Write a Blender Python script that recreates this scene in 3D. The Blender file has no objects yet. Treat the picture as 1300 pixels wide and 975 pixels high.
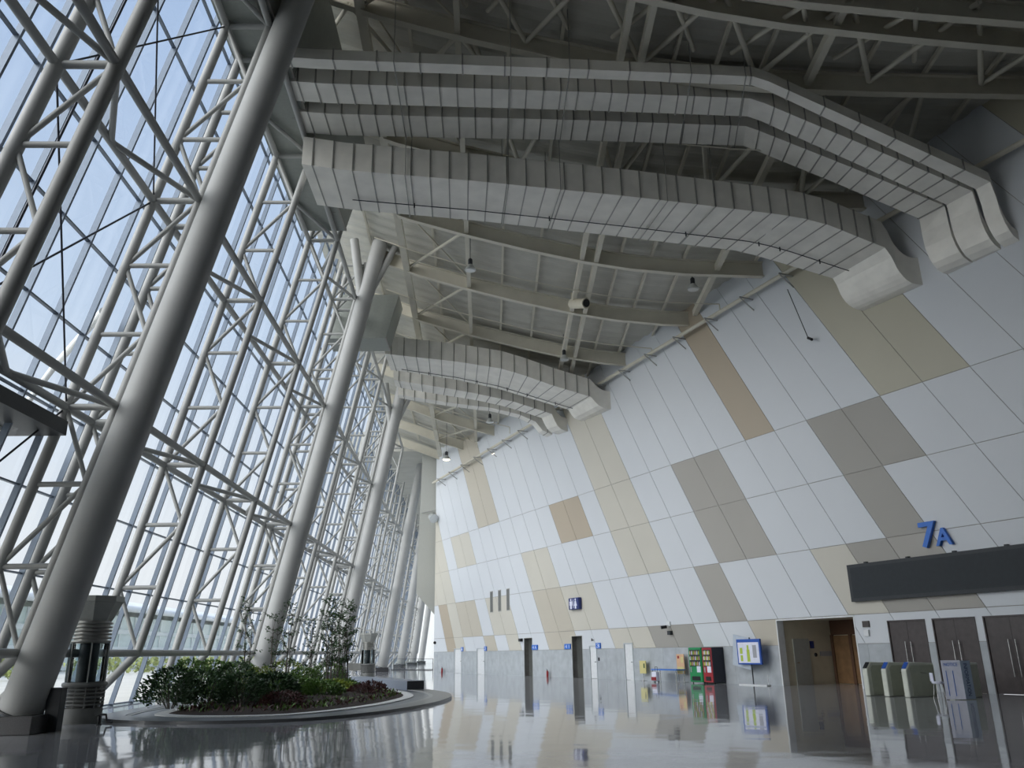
import bpy, bmesh, math, random
from mathutils import Vector, Matrix
random.seed(7)
V = Vector
sc = bpy.context.scene
COL = sc.collection
PI = math.pi
T30 = math.tan(math.radians(30))

# ------------------------------------------------------------------ materials
def mat(name, col, rough=0.5, metal=0.0, noise=0.0, nscale=6.0, bump=0.0, spec=0.5, emit=None, estr=0.0, coat=0.0):
    m = bpy.data.materials.new(name); m.use_nodes = True
    nt = m.node_tree; b = nt.nodes['Principled BSDF']
    b.inputs['Base Color'].default_value = (*col, 1)
    b.inputs['Roughness'].default_value = rough
    b.inputs['Metallic'].default_value = metal
    b.inputs['Specular IOR Level'].default_value = spec
    if coat: b.inputs['Coat Weight'].default_value = coat; b.inputs['Coat Roughness'].default_value = 0.05
    if emit:
        b.inputs['Emission Color'].default_value = (*emit, 1); b.inputs['Emission Strength'].default_value = estr
    tc = nt.nodes.new('ShaderNodeTexCoord')
    n = nt.nodes.new('ShaderNodeTexNoise'); n.inputs['Scale'].default_value = nscale; n.inputs['Detail'].default_value = 4
    nt.links.new(tc.outputs['Object'], n.inputs['Vector'])
    a = noise if noise else 0.05
    r = nt.nodes.new('ShaderNodeValToRGB')
    r.color_ramp.elements[0].position = 0.3; r.color_ramp.elements[1].position = 0.7
    r.color_ramp.elements[0].color = (*[max(0, c * (1 - a)) for c in col], 1)
    r.color_ramp.elements[1].color = (*[min(1, c * (1 + a)) for c in col], 1)
    nt.links.new(n.outputs['Fac'], r.inputs['Fac']); nt.links.new(r.outputs['Color'], b.inputs['Base Color'])
    if bump:
        bp = nt.nodes.new('ShaderNodeBump'); bp.inputs['Strength'].default_value = bump; bp.inputs['Distance'].default_value = 0.02
        nt.links.new(n.outputs['Fac'], bp.inputs['Height']); nt.links.new(bp.outputs['Normal'], b.inputs['Normal'])
    return m

M = {}
M['steel'] = mat('painted_steel_grey', (0.36, 0.365, 0.355), 0.5, noise=0.04, nscale=2)
M['column'] = mat('painted_column_grey', (0.37, 0.375, 0.37), 0.6, noise=0.04, nscale=1.5)
M['beam'] = mat('cream_beam_paint', (0.60, 0.575, 0.49), 0.5, noise=0.05, nscale=1.5)
M['deck'] = mat('galvanised_roof_deck', (0.48, 0.475, 0.43), 0.5, 0.1, noise=0.08, nscale=0.8)
M['duct'] = mat('galvanised_duct', (0.78, 0.765, 0.715), 0.42, 0.1, noise=0.08, nscale=1.2)
M['duct_rib'] = mat('duct_flange', (0.32, 0.32, 0.30), 0.35, 0.5)
M['mullion'] = mat('anodised_mullion', (0.17, 0.21, 0.27), 0.4, 0.3)
M['rod'] = mat('dark_rod', (0.06, 0.065, 0.08), 0.4, 0.5)
M['soffit'] = mat('soffit_panel', (0.28, 0.30, 0.275), 0.5)
M['dark_metal'] = mat('charcoal_metal', (0.040, 0.044, 0.050), 0.45, 0.0, spec=.3)
M['plinth'] = mat('dark_granite_plinth', (0.05, 0.05, 0.054), 0.25, noise=0.25, nscale=40)
M['white'] = mat('panel_white', (0.605, 0.635, 0.675), 0.38, noise=0.012, nscale=0.4)
M['lbeige'] = mat('panel_pale_beige', (0.545, 0.525, 0.465), 0.4, noise=0.02, nscale=0.4)
M['beige'] = mat('panel_beige', (0.49, 0.455, 0.385), 0.4, noise=0.02, nscale=0.4)
M['tan'] = mat('panel_tan', (0.42, 0.36, 0.28), 0.4, noise=0.02, nscale=0.4)
M['olive'] = mat('panel_olive_beige', (0.45, 0.43, 0.345), 0.4, noise=0.02, nscale=0.4)
M['grey'] = mat('panel_warm_grey', (0.375, 0.36, 0.33), 0.4, noise=0.02, nscale=0.4)
M['dgrey'] = mat('panel_dark_grey', (0.34, 0.328, 0.30), 0.4, noise=0.02, nscale=0.4)
M['seam'] = mat('panel_joint', (0.30, 0.29, 0.27), 0.7)
M['endwall'] = mat('bulkhead_plaster', (0.46, 0.47, 0.44), 0.6, noise=0.02)
M['marble'] = mat('grey_marble', (0.42, 0.45, 0.48), 0.18, noise=0.10, nscale=2.2)
M['door_white'] = mat('door_pale_grey', (0.70, 0.72, 0.74), 0.4)
M['door_brown'] = mat('door_dark_brown', (0.070, 0.058, 0.058), 0.35, noise=0.12, nscale=5)
M['door_frame'] = mat('door_frame_steel', (0.45, 0.49, 0.52), 0.4)
M['wood'] = mat('warm_wood_veneer', (0.20, 0.115, 0.055), 0.35, noise=0.2, nscale=3)
M['dwood'] = mat('dark_wood_frame', (0.10, 0.05, 0.03), 0.4)
M['olive_wall'] = mat('olive_lobby_wall', (0.55, 0.51, 0.40), 0.5, noise=0.05, nscale=3)
M['recess'] = mat('recess_grey', (0.36, 0.37, 0.35), 0.5)
M['recess_dark'] = mat('recess_dark_grey', (0.17, 0.175, 0.17), 0.5)
M['blue'] = mat('sign_blue', (0.02, 0.09, 0.42), 0.35)
M['navy'] = mat('sign_navy', (0.015, 0.03, 0.16), 0.35)
M['brightblue'] = mat('sign_bright_blue', (0.03, 0.16, 0.60), 0.35)
M['paper'] = mat('sign_paper', (0.72, 0.74, 0.86), 0.5)
M['lime'] = mat('map_lime', (0.42, 0.55, 0.06), 0.5)
M['sgrey'] = mat('map_grey', (0.35, 0.36, 0.40), 0.5)
M['led'] = mat('led_screen_off', (0.030, 0.036, 0.042), 0.55, spec=.25)
M['chrome'] = mat('brushed_steel', (0.62, 0.62, 0.62), 0.25, 0.9)
M['ivory'] = mat('ivory_enamel', (0.66, 0.68, 0.60), 0.35)
M['gate_side'] = mat('olive_gate_side', (0.46, 0.48, 0.39), 0.2)
M['black'] = mat('black_plastic', (0.012, 0.012, 0.014), 0.35)
M['red'] = mat('extinguisher_red', (0.26, 0.015, 0.02), 0.35)
M['vgreen'] = mat('vending_green', (0.02, 0.26, 0.09), 0.3)
M['vred'] = mat('vending_red', (0.36, 0.03, 0.04), 0.3)
M['vdark'] = mat('vending_navy_black', (0.012, 0.015, 0.03), 0.35)
M['yellow'] = mat('leaflet_yellow', (0.62, 0.56, 0.25), 0.5)
M['orange'] = mat('poster_orange', (0.66, 0.42, 0.25), 0.5)
M['stone'] = mat('pale_granite', (0.42, 0.43, 0.42), 0.6, noise=0.15, nscale=30)
M['bench'] = mat('grey_granite_bench', (0.22, 0.25, 0.31), 0.35, noise=0.1, nscale=30)
M['kerb'] = mat('dark_grey_granite_kerb', (0.10, 0.105, 0.11), 0.3, noise=0.1, nscale=30)
M['slate'] = mat('blue_slate_band', (0.10, 0.115, 0.14), 0.3, noise=0.1, nscale=30)
M['pebble'] = mat('white_pebbles', (0.66, 0.67, 0.66), 0.7, noise=0.3, nscale=60, bump=0.4)
M['soil'] = mat('dark_soil', (0.028, 0.017, 0.012), 0.9, noise=0.5, nscale=25, bump=0.6)
M['leaf_dark'] = mat('leaf_dark_green', (0.030, 0.075, 0.022), 0.45, noise=0.4, nscale=7)
M['leaf_mid'] = mat('leaf_mid_green', (0.085, 0.17, 0.03), 0.45, noise=0.4, nscale=7)
M['leaf_yellow'] = mat('leaf_yellow_green', (0.19, 0.25, 0.03), 0.45, noise=0.4, nscale=7)
M['leaf_red'] = mat('leaf_wine_red', (0.06, 0.018, 0.016), 0.5, noise=0.4, nscale=7)
M['bark'] = mat('slender_bark', (0.07, 0.06, 0.05), 0.8)
M['concrete'] = mat('pale_concrete_paving', (0.80, 0.76, 0.67), 0.8, noise=0.06, nscale=0.3)
M['far_wall'] = mat('terminal_green_glass', (0.62, 0.72, 0.69), 0.25)
M['far_white'] = mat('terminal_white_cladding', (0.86, 0.87, 0.86), 0.5)
M['far_band'] = mat('terminal_spandrel', (0.74, 0.78, 0.76), 0.5)
M['hedge'] = mat('hedge_yellow_green', (0.34, 0.38, 0.14), 0.8, noise=0.4, nscale=1.5)
M['bulb'] = mat('lamp_lit', (0.9, 0.85, 0.7), 0.4, emit=(1, 0.86, 0.6), estr=9)
M['reflector'] = mat('lamp_reflector', (0.60, 0.62, 0.62), 0.3, 0.6)
M['cream_part'] = mat('spotlight_cream', (0.66, 0.62, 0.50), 0.4)
M['seat_grey'] = mat('seat_grey', (0.28, 0.28, 0.26), 0.5)

def glass_mat(name, tint, rough=0.02, refl=1.0):
    m = bpy.data.materials.new(name); m.use_nodes = True
    nt = m.node_tree; nt.nodes.clear()
    o = nt.nodes.new('ShaderNodeOutputMaterial'); mx = nt.nodes.new('ShaderNodeMixShader')
    t = nt.nodes.new('ShaderNodeBsdfTransparent'); t.inputs['Color'].default_value = (*tint, 1)
    g = nt.nodes.new('ShaderNodeBsdfGlossy'); g.inputs['Roughness'].default_value = rough
    fr = nt.nodes.new('ShaderNodeFresnel'); fr.inputs['IOR'].default_value = 1.45
    mu = nt.nodes.new('ShaderNodeMath'); mu.operation = 'MULTIPLY'; mu.inputs[1].default_value = refl
    nt.links.new(fr.outputs[0], mu.inputs[0]); nt.links.new(mu.outputs[0], mx.inputs[0])
    nt.links.new(t.outputs[0], mx.inputs[1]); nt.links.new(g.outputs[0], mx.inputs[2]); nt.links.new(mx.outputs[0], o.inputs[0])
    return m
M['glass'] = glass_mat('facade_glass', (0.97, 0.985, 0.99), refl=0.10)
M['clear'] = glass_mat('clear_glass', (0.80, 0.87, 0.88))
M['tint'] = glass_mat('blue_tinted_glass', (0.70, 0.76, 0.84), refl=.4)
M['frost'] = mat('frosted_panel', (0.46, 0.52, 0.60), .3)

def floor_mat():
    m = bpy.data.materials.new('polished_granite_floor'); m.use_nodes = True
    nt = m.node_tree; b = nt.nodes['Principled BSDF']
    tc = nt.nodes.new('ShaderNodeTexCoord'); mp = nt.nodes.new('ShaderNodeMapping')
    mp.inputs['Rotation'].default_value = (0, 0, math.radians(-24.8))
    nt.links.new(tc.outputs['Object'], mp.inputs['Vector'])
    br = nt.nodes.new('ShaderNodeTexBrick')
    br.offset = 0.0; br.inputs['Scale'].default_value = 1.0
    br.inputs['Brick Width'].default_value = 1.2; br.inputs['Row Height'].default_value = 1.2
    br.inputs['Mortar Size'].default_value = 0.007; br.inputs['Mortar Smooth'].default_value = 0.1
    br.inputs['Color1'].default_value = (0.39, 0.395, 0.42, 1); br.inputs['Color2'].default_value = (0.42, 0.425, 0.45, 1)
    br.inputs['Mortar'].default_value = (0.16, 0.16, 0.17, 1)
    nt.links.new(mp.outputs[0], br.inputs['Vector'])
    n = nt.nodes.new('ShaderNodeTexNoise'); n.inputs['Scale'].default_value = 45; n.inputs['Detail'].default_value = 5
    nt.links.new(tc.outputs['Object'], n.inputs['Vector'])
    mixc = nt.nodes.new('ShaderNodeMixRGB'); mixc.blend_type = 'OVERLAY'; mixc.inputs[0].default_value = 0.25
    nt.links.new(br.outputs['Color'], mixc.inputs[1]); nt.links.new(n.outputs['Fac'], mixc.inputs[2])
    nt.links.new(mixc.outputs[0], b.inputs['Base Color'])
    b.inputs['Roughness'].default_value = 0.055
    b.inputs['IOR'].default_value = 1.56
    w = nt.nodes.new('ShaderNodeTexNoise'); w.inputs['Scale'].default_value = 0.9; w.inputs['Detail'].default_value = 1
    nt.links.new(mp.outputs[0], w.inputs['Vector'])
    bp = nt.nodes.new('ShaderNodeBump'); bp.inputs['Strength'].default_value = 0.5; bp.inputs['Distance'].default_value = 0.010
    nt.links.new(w.outputs['Fac'], bp.inputs['Height']); nt.links.new(bp.outputs['Normal'], b.inputs['Normal'])
    return m
M['floor'] = floor_mat()

# ------------------------------------------------------------------ mesh builder
class MB:
    def __init__(s): s.v = []; s.f = []; s.mi = []; s.sm = []
    def add(s, vs, fs, mi=0, smooth=False):
        o = len(s.v); s.v += [tuple(p) for p in vs]
        for f in fs: s.f.append([i + o for i in f]); s.mi.append(mi); s.sm.append(smooth)
    def hexa(s, p, mi=0):   # 8 points: bottom loop 0-3, top loop 4-7
        s.add(p, [(3, 2, 1, 0), (4, 5, 6, 7), (0, 1, 5, 4), (1, 2, 6, 5), (2, 3, 7, 6), (3, 0, 4, 7)], mi)
    def box(s, c, d, mi=0, ax=None):
        c = V(c); X, Y, Z = ax if ax else (V((1, 0, 0)), V((0, 1, 0)), V((0, 0, 1)))
        hx, hy, hz = d[0] / 2, d[1] / 2, d[2] / 2
        P = [c + X * a * hx + Y * b * hy + Z * e * hz for e in (-1, 1) for a, b in ((-1, -1), (1, -1), (1, 1), (-1, 1))]
        s.hexa(P, mi)
    def tube(s, a, b, r, r2=None, n=10, mi=0, caps=True):
        a, b = V(a), V(b); d = (b - a); 
        if d.length < 1e-6: return
        d.normalize(); u = d.orthogonal().normalized(); w = d.cross(u); r2 = r if r2 is None else r2
        vs = []
        for P, R in ((a, r), (b, r2)):
            for i in range(n):
                t = 2 * PI * i / n; vs.append(P + (u * math.cos(t) + w * math.sin(t)) * R)
        s.add(vs, [(i, (i + 1) % n, n + (i + 1) % n, n + i) for i in range(n)], mi, True)
        if caps: s.add(vs, [tuple(range(n - 1, -1, -1)), tuple(range(n, 2 * n))], mi)
    def path(s, pts, r, n=8, mi=0):
        for i in range(len(pts) - 1): s.tube(pts[i], pts[i + 1], r, n=n, mi=mi)
    def beam(s, a, b, w, h, mi=0, up=V((0, 0, 1))):  # rectangular bar
        a, b = V(a), V(b); d = (b - a); L = d.length; d.normalize()
        x = d.cross(up); 
        if x.length < 1e-5: x = V((1, 0, 0))
        x.normalize(); z = x.cross(d)
        s.box((a + b) / 2, (L, w, h), mi, (d, x, z))
    def lathe(s, c, prof, n=20, mi=0, smooth=True, axis=None):
        c = V(c); vs = []; m = len(prof)
        ax = V(axis).normalized() if axis else V((0, 0, 1)); u = ax.orthogonal().normalized(); w = ax.cross(u)
        for r, z in prof:
            for i in range(n):
                t = 2 * PI * (i + .5) / n; vs.append(c + u * (r * math.cos(t)) + w * (r * math.sin(t)) + ax * z)
        fs = [(j * n + i, j * n + (i + 1) % n, (j + 1) * n + (i + 1) % n, (j + 1) * n + i) for j in range(m - 1) for i in range(n)]
        s.add(vs, fs, mi, smooth)
        s.add(vs[:n], [tuple(range(n - 1, -1, -1))], mi); s.add(vs[-n:], [tuple(range(n))], mi)
    def prism(s, poly, off, mi=0):  # polygon extruded by vector
        n = len(poly); off = V(off); P = [V(p) for p in poly]
        s.add(P + [p + off for p in P], [tuple(range(n - 1, -1, -1)), tuple(range(n, 2 * n))] + [(i, (i + 1) % n, n + (i + 1) % n, n + i) for i in range(n)], mi)
    def build(s, name, mats, parent=None, bevel=0):
        me = bpy.data.meshes.new(name); me.from_pydata([tuple(p) for p in s.v], [], s.f)
        for m in (mats if isinstance(mats, (list, tuple)) else [mats]): me.materials.append(M[m])
        me.polygons.foreach_set('material_index', s.mi); me.polygons.foreach_set('use_smooth', s.sm)
        bm = bmesh.new(); bm.from_mesh(me); bmesh.ops.recalc_face_normals(bm, faces=bm.faces); bm.to_mesh(me); bm.free()
        o = bpy.data.objects.new(name, me); COL.objects.link(o)
        if parent: o.parent = parent; o.matrix_parent_inverse = parent.matrix_basis.inverted()
        if bevel:
            b = o.modifiers.new('bevel', 'BEVEL'); b.width = bevel; b.segments = 2; b.limit_method = 'ANGLE'
        return o

def tag(o, label, cat, group=None, kind='thing'):
    o['label'] = label; o['category'] = cat; o['kind'] = kind
    if group: o['group'] = group
    return o
def empty(name, loc, label=None, cat=None, group=None, kind='thing'):
    o = bpy.data.objects.new(name, None); COL.objects.link(o); o.location = loc; o.empty_display_size = 0.2
    if label: tag(o, label, cat, group, kind)
    return o
def struct(o): o['kind'] = 'structure'; return o
def copy_tree(src, parent=None):
    c = src.copy(); COL.objects.link(c)
    if parent: c.parent = parent
    for ch in list(src.children): copy_tree(ch, c)
    return c
ORD = ['first', 'second', 'third', 'fourth', 'fifth', 'sixth', 'seventh', 'eighth', 'ninth', 'tenth', 'eleventh', 'twelfth',
       'thirteenth', 'fourteenth', 'fifteenth', 'sixteenth', 'seventeenth', 'eighteenth', 'nineteenth', 'twentieth', 'twenty-first', 'twenty-second', 'twenty-third', 'twenty-fourth']

# ------------------------------------------------------------------ camera
cam = bpy.data.cameras.new('camera'); co = bpy.data.objects.new('camera', cam); COL.objects.link(co)
F = V((0.029867, 0.950379, 0.309656)); R = V((0.999533, -0.026393, -0.015404)); U = V((0.006467, -0.309972, 0.950724))
mw = Matrix(((R.x, U.x, -F.x, 0), (R.y, U.y, -F.y, 0), (R.z, U.z, -F.z, 1.7), (0, 0, 0, 1)))
co.matrix_world = mw
cam.sensor_width = 36; cam.lens = 36 * 1044.667 / 1300; cam.clip_start = 0.05; cam.clip_end = 2000
sc.camera = co

# ------------------------------------------------------------------ frames of reference
W0 = V((13.439168, 41.382448, 0)); WD = V((-0.419141, 0.907921, 0)); WN = V((0.907921, 0.419141, 0)); PW = 2.131968
ZU = V((0, 0, 1))
def W(s, z, off=0.0): return W0 + WD * s - WN * off + ZU * z       # off = distance into the hall
def wbox(mb, s0, s1, z0, z1, o0, o1, mi=0):
    mb.hexa([W(s0, z0, o0), W(s1, z0, o0), W(s1, z0, o1), W(s0, z0, o1), W(s0, z1, o0), W(s1, z1, o0), W(s1, z1, o1), W(s0, z1, o1)], mi)
def lx(Y): return max(0.13, 0.249 - 0.00118 * (Y - 22)) if Y < 100 else max(0.10, 0.157 - 0.0006 * (Y - 100))
PROF = [(-12, 26.4), (-9, 25.4), (-6.35, 24.45), (-4.07, 23.56), (-0.98, 22.62), (2.25, 21.75), (5.21, 21.05), (7.5, 20.65), (10.4, 20.35), (14.55, 20.2), (20, 20.1), (60, 20.0)]
def prof(x):
    for (a, za), (b, zb) in zip(PROF, PROF[1:]):
        if x <= b: return za + (zb - za) * (x - a) / (b - a)
    return PROF[-1][1]
def roofz(x, y): return prof(x) - 0.088 * (min(max(y, 18), 100) - 38.97)      # underside of the beams
def wallx(y): return W0.x + WD.x / WD.y * (y - W0.y)

# ------------------------------------------------------------------ floor, ground
mb = MB(); mb.hexa([(-14.45, -22, -.2), (44, -22, -.2), (22, 170, -.2), (-14.45, 170, -.2), (-14.45, -22, 0), (44, -22, 0), (22, 170, 0), (-14.45, 170, 0)])
struct(mb.build('floor', 'floor'))
mb = MB(); mb.box((-214.6, 100, -.12), (400, 700, .2)); o = struct(mb.build('ground', 'concrete'))

# ------------------------------------------------------------------ right wall: slanted panel cladding
COLORS = ['white', 'lbeige', 'beige', 'tan', 'olive', 'grey', 'dgrey', 'seam']
CI = {c: i for i, c in enumerate(COLORS)}
ROWS = [(1.80, 3.0), (3.0, 6.0), (6.0, 9.0), (9.0, 12.0), (12.0, 27.0)]
PAT = [dict(), dict(), dict(), dict(), dict()]
def setp(row, ms, c):
    for m_ in ms: PAT[row][m_] = c
setp(4, [-1], 'tan'); setp(4, [-5, -6], 'olive'); setp(4, [5, 6], 'lbeige'); setp(4, [14, 15], 'beige'); setp(4, [20, 21, 22, 23], 'lbeige'); setp(4, [-11, -12, -16], 'olive')
setp(3, [5, 6], 'lbeige'); setp(3, [1, 2], 'grey'); setp(3, [-3, -4], 'dgrey'); setp(3, [8, 9], 'tan'); setp(3, [17, 18], 'lbeige'); setp(3, [20, 21, 22], 'lbeige'); setp(3, [-9], 'grey')
setp(2, [5, 6], 'lbeige'); setp(2, [1, 2], 'grey'); setp(2, [-3], 'dgrey'); setp(2, [11, 12], 'lbeige'); setp(2, [20, 21, 22], 'lbeige'); setp(2, [-10, -11], 'beige')
setp(1, [3], 'grey'); setp(1, [-1], 'lbeige'); setp(1, [-2], 'dgrey'); setp(1, [-3], 'grey'); setp(1, [15, 16], 'lbeige'); setp(1, [11, 12], 'beige'); setp(1, [9, 10], 'lbeige')
setp(1, [18, 19], 'beige'); setp(1, [20], 'lbeige'); setp(1, [21], 'tan')
setp(0, [21], 'tan'); setp(0, [20], 'lbeige'); setp(0, [17], 'beige'); setp(0, [15], 'lbeige'); setp(0, [11, 12], 'beige'); setp(0, [7, 8], 'lbeige'); setp(0, [5, 6], 'dgrey'); setp(0, [2], 'beige'); setp(0, [-1], 'white')
S_END, S_START = 44.4, -72.0
OPEN = [(-5.47, -0.80, 0, 2.94), (-8.94, -7.15, 0, 2.69), (-11.08, -9.25, 0, 2.69), (-13.35, -11.38, 0, 2.69), (-15.5, -13.7, 0, 2.69),
        (24.42, 25.70, 0, 2.66), (17.28, 18.60, 0, 2.64), (15.48, 16.40, 0, 2.02), (37.7, 39.4, 0, 2.07), (32.85, 34.45, 0, 2.05), (11.38, 12.36, 0, 2.12)]
def clip(poly, f):
    out = []
    for i in range(len(poly)):
        a, b = poly[i], poly[(i + 1) % len(poly)]; fa, fb = f(a), f(b)
        if fa >= 0: out.append(a)
        if fa * fb < 0: t = fa / (fa - fb); out.append((a[0] + (b[0] - a[0]) * t, a[1] + (b[1] - a[1]) * t))
    return out
def minus(poly, r):
    s0, s1, z0, z1 = r
    if max(p[0] for p in poly) <= s0 or min(p[0] for p in poly) >= s1 or max(p[1] for p in poly) <= z0 or min(p[1] for p in poly) >= z1: return [poly]
    res = [clip(poly, lambda p: s0 - p[0]), clip(poly, lambda p: p[0] - s1)]
    mid = clip(clip(poly, lambda p: p[0] - s0), lambda p: s1 - p[0])
    res += [clip(mid, lambda p: p[1] - z1), clip(mid, lambda p: z0 - p[1])]
    return [q for q in res if len(q) > 2]
wall = MB(); G = 0.014
def panel(poly, mi, t0=0.0, t1=0.03):
    n = len(poly); P = [W(s, z, t0) for s, z in poly]; wall.prism(P, -WN * (t1 - t0), mi)
for r, (z0, z1) in enumerate(ROWS):
    for m_ in range(-40, 26):
        a = lambda z, k: PW * (m_ + k) + T30 * (z - 12)
        poly = [(a(z0, 0) + G, z0 + G), (a(z0, 1) - G, z0 + G), (a(z1, 1) - G, z1 - G), (a(z1, 0) + G, z1 - G)]
        poly = clip(clip(poly, lambda p: p[0] - S_START), lambda p: S_END - p[0])
        if len(poly) < 3: continue
        polys = [poly]
        if r == 0:
            for op in OPEN: polys = [q for p in polys for q in minus(p, op)]
        c = PAT[r].get(m_, 'white')
        for p in polys: panel(p, CI[c])
# backing of the cladding with the openings left out
edges = sorted({S_START, S_END} | {o_[0] for o_ in OPEN} | {o_[1] for o_ in OPEN})
for a_, b_ in zip(edges, edges[1:]):
    top = 0
    for o_ in OPEN:
        if a_ >= o_[0] - 1e-6 and b_ <= o_[1] + 1e-6: top = o_[3]
    wbox(wall, a_, b_, top, 27, 0.0, -0.35, CI['seam'])
struct(wall.build('wall_right', COLORS))
# marble wainscot slabs
wn = MB(); s = S_START
polys = []
x = S_START
while x < S_END:
    polys.append([(x + .004, 0.0), (min(x + 1.2, S_END) - .004, 0.0), (min(x + 1.2, S_END) - .004, 1.795), (x + .004, 1.795)]); x += 1.2
for op in OPEN: polys = [q for p in polys for q in minus(p, op)]
for p in polys: wn.prism([W(s_, z_, 0.0) for s_, z_ in p], -WN * 0.034)
struct(wn.build('trim_1', 'marble'))

# ------------------------------------------------------------------ lobby behind the wide opening
lob = MB()
wbox(lob, -0.80, -0.60, 0, 2.94, -0.35, -3.4, 0)
wbox(lob, -5.67, -5.47, 0, 2.94, -0.35, -3.4, 0)
wbox(lob, -9.0, -0.6, 0, 2.94, -3.4, -3.6, 0)
wbox(lob, -5.67, -0.6, 2.94, 3.1, 0, -3.6, 0)
struct(lob.build('wall_lobby', 'olive_wall'))
fr = MB(); wbox(fr, -0.84, -0.78, 0, 2.98, 0.045, -0.36); wbox(fr, -5.49, -5.43, 0, 2.98, 0.045, -0.36); wbox(fr, -5.49, -0.78, 2.92, 2.98, 0.045, -0.36)
struct(fr.build('trim_2', 'door_white'))
# door on the lobby side wall (face of the wall at s=-0.80, looking down -WD)
def LW(d, z, off=0.0): return W(-0.80 - off, z, -d)
def lbox(mb, d0, d1, z0, z1, o0, o1, mi=0):
    mb.hexa([LW(d0, z0, o0), LW(d1, z0, o0), LW(d1, z0, o1), LW(d0, z0, o1), LW(d0, z1, o0), LW(d1, z1, o0), LW(d1, z1, o1), LW(d0, z1, o1)], mi)
d = MB(); lbox(d, .85, 1.85, 0, 2.1, 0, .05); do = struct(d.build('door_1', 'recess'))
d = MB(); lbox(d, .95, 1.08, .98, 1.02, .05, .10); d.build('door_handle', 'chrome', do)
d = MB(); lbox(d, 1.95, 2.2, 1.65, 1.98, 0, .03); tag(d.build('restroom_plate', 'navy'), 'small navy plate beside the grey door inside the wide opening', 'sign')
d = MB(); d.lathe(LW(2.25, 1.35, 0.0), [(.09, 0), (.09, .04), (.05, .06)], 14, axis=-WD); tag(d.build('wall_sensor', 'black'), 'small black round fitting on the olive wall inside the opening', 'fitting')
d = MB(); lbox(d, 2.55, 3.3, 1.28, 1.5, 0, .03); tag(d.build('direction_plate', 'sgrey'), 'wide grey plate on the olive wall near the wooden doors', 'sign')
# wooden doors at the back of the lobby
wd_ = empty('wooden_door', W(-2.9, 0, -3.35)); wd_['kind'] = 'structure'; wd_.name = 'door_2'
d = MB(); wbox(d, -5.4, -0.85, 2.25, 2.94, -3.36, -3.4); wbox(d, -2.15, -1.98, 0, 2.25, -3.3, -3.4); wbox(d, -1.0, -.85, 0, 2.25, -3.3, -3.4); wbox(d, -3.3, -3.1, 0, 2.25, -3.3, -3.4); wbox(d, -5.4, -4.4, 0, 2.25, -3.3, -3.4); d.build('door_frame', 'dwood', wd_)
for a_, b_ in ((-1.95, -1.02), (-3.08, -2.17), (-4.38, -3.32)):
    d = MB(); wbox(d, a_, b_, 0.02, 2.22, -3.33, -3.4); lf = d.build('door_leaf', 'wood', wd_)

# ------------------------------------------------------------------ doors in the wall
n_door = 3
for (a_, b_) in ((-8.94, -7.15), (-11.08, -9.25), (-13.35, -11.38), (-15.5, -13.7)):
    root = empty('door_%d' % n_door, W((a_ + b_) / 2, 0, 0)); struct(root); n_door += 1
    mid = (a_ + b_) / 2
    d = MB(); wbox(d, a_, a_ + .05, 0, 2.69, .05, -.3); wbox(d, b_ - .05, b_, 0, 2.69, .05, -.3); wbox(d, a_, b_, 2.64, 2.69, .05, -.3); d.build('door_frame', 'door_brown', root)
    for u, v_ in ((a_ + .05, mid - .006), (mid + .006, b_ - .05)):
        d = MB(); wbox(d, u, v_, .01, 2.64, 0.0, -.06); lf = d.build('door_leaf', 'door_brown', root)
        hs = mid + (.13 if u > mid else -.13)
        d = MB(); d.tube(W(hs, .6, .09), W(hs, 1.86, .09), .018); d.tube(W(hs, .75, .0), W(hs, .75, .09), .012); d.tube(W(hs, 1.7, .0), W(hs, 1.7, .09), .012); d.build('pull_handle', 'chrome', lf)
for (a_, b_, z1, deep, lab) in ((24.42, 25.70, 2.66, 1, 0), (17.28, 18.60, 2.64, 1, 0)):
    root = empty('door_%d' % n_door, W((a_ + b_) / 2, 0, 0)); struct(root); n_door += 1
    d = MB()
    wbox(d, a_ - .02, a_, 0, z1, .05, -1.6); wbox(d, b_, b_ + .02, 0, z1, .05, -1.6); wbox(d, a_, b_, z1, z1 + .03, .05, -1.6); wbox(d, a_, b_, 0, z1, -1.6, -1.7)
    d.build('recess_lining', 'recess', root)
    d = MB(); wbox(d, a_ + .15, b_ - .1, .0, 2.1, -1.54, -1.6); lf = d.build('door_leaf', 'recess_dark', root)
    d = MB(); wbox(d, a_ + .3, a_ + .45, 1.0, 1.04, -1.48, -1.54); d.build('door_handle', 'chrome', lf)
for (a_, b_, z1) in ((15.48, 16.40, 2.02), (37.7, 39.4, 2.07), (32.85, 34.45, 2.05), (11.38, 12.36, 2.12)):
    root = empty('door_%d' % n_door, W((a_ + b_) / 2, 0, 0)); struct(root); n_door += 1
    d = MB(); wbox(d, a_, a_ + .07, 0, z1, .06, -.3); wbox(d, b_ - .07, b_, 0, z1, .06, -.3); wbox(d, a_, b_, z1 - .07, z1, .06, -.3); d.build('door_frame', 'door_frame', root)
    d = MB(); wbox(d, a_ + .07, b_ - .07, .01, z1 - .07, 0.0, -.06); lf = d.build('door_leaf', 'door_white', root)
    d = MB(); wbox(d, a_ + .14, a_ + .27, 1.0, 1.03, .07, .05); wbox(d, a_ + .14, a_ + .17, .99, 1.04, .05, .0); d.build('door_handle', 'chrome', lf)

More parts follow.
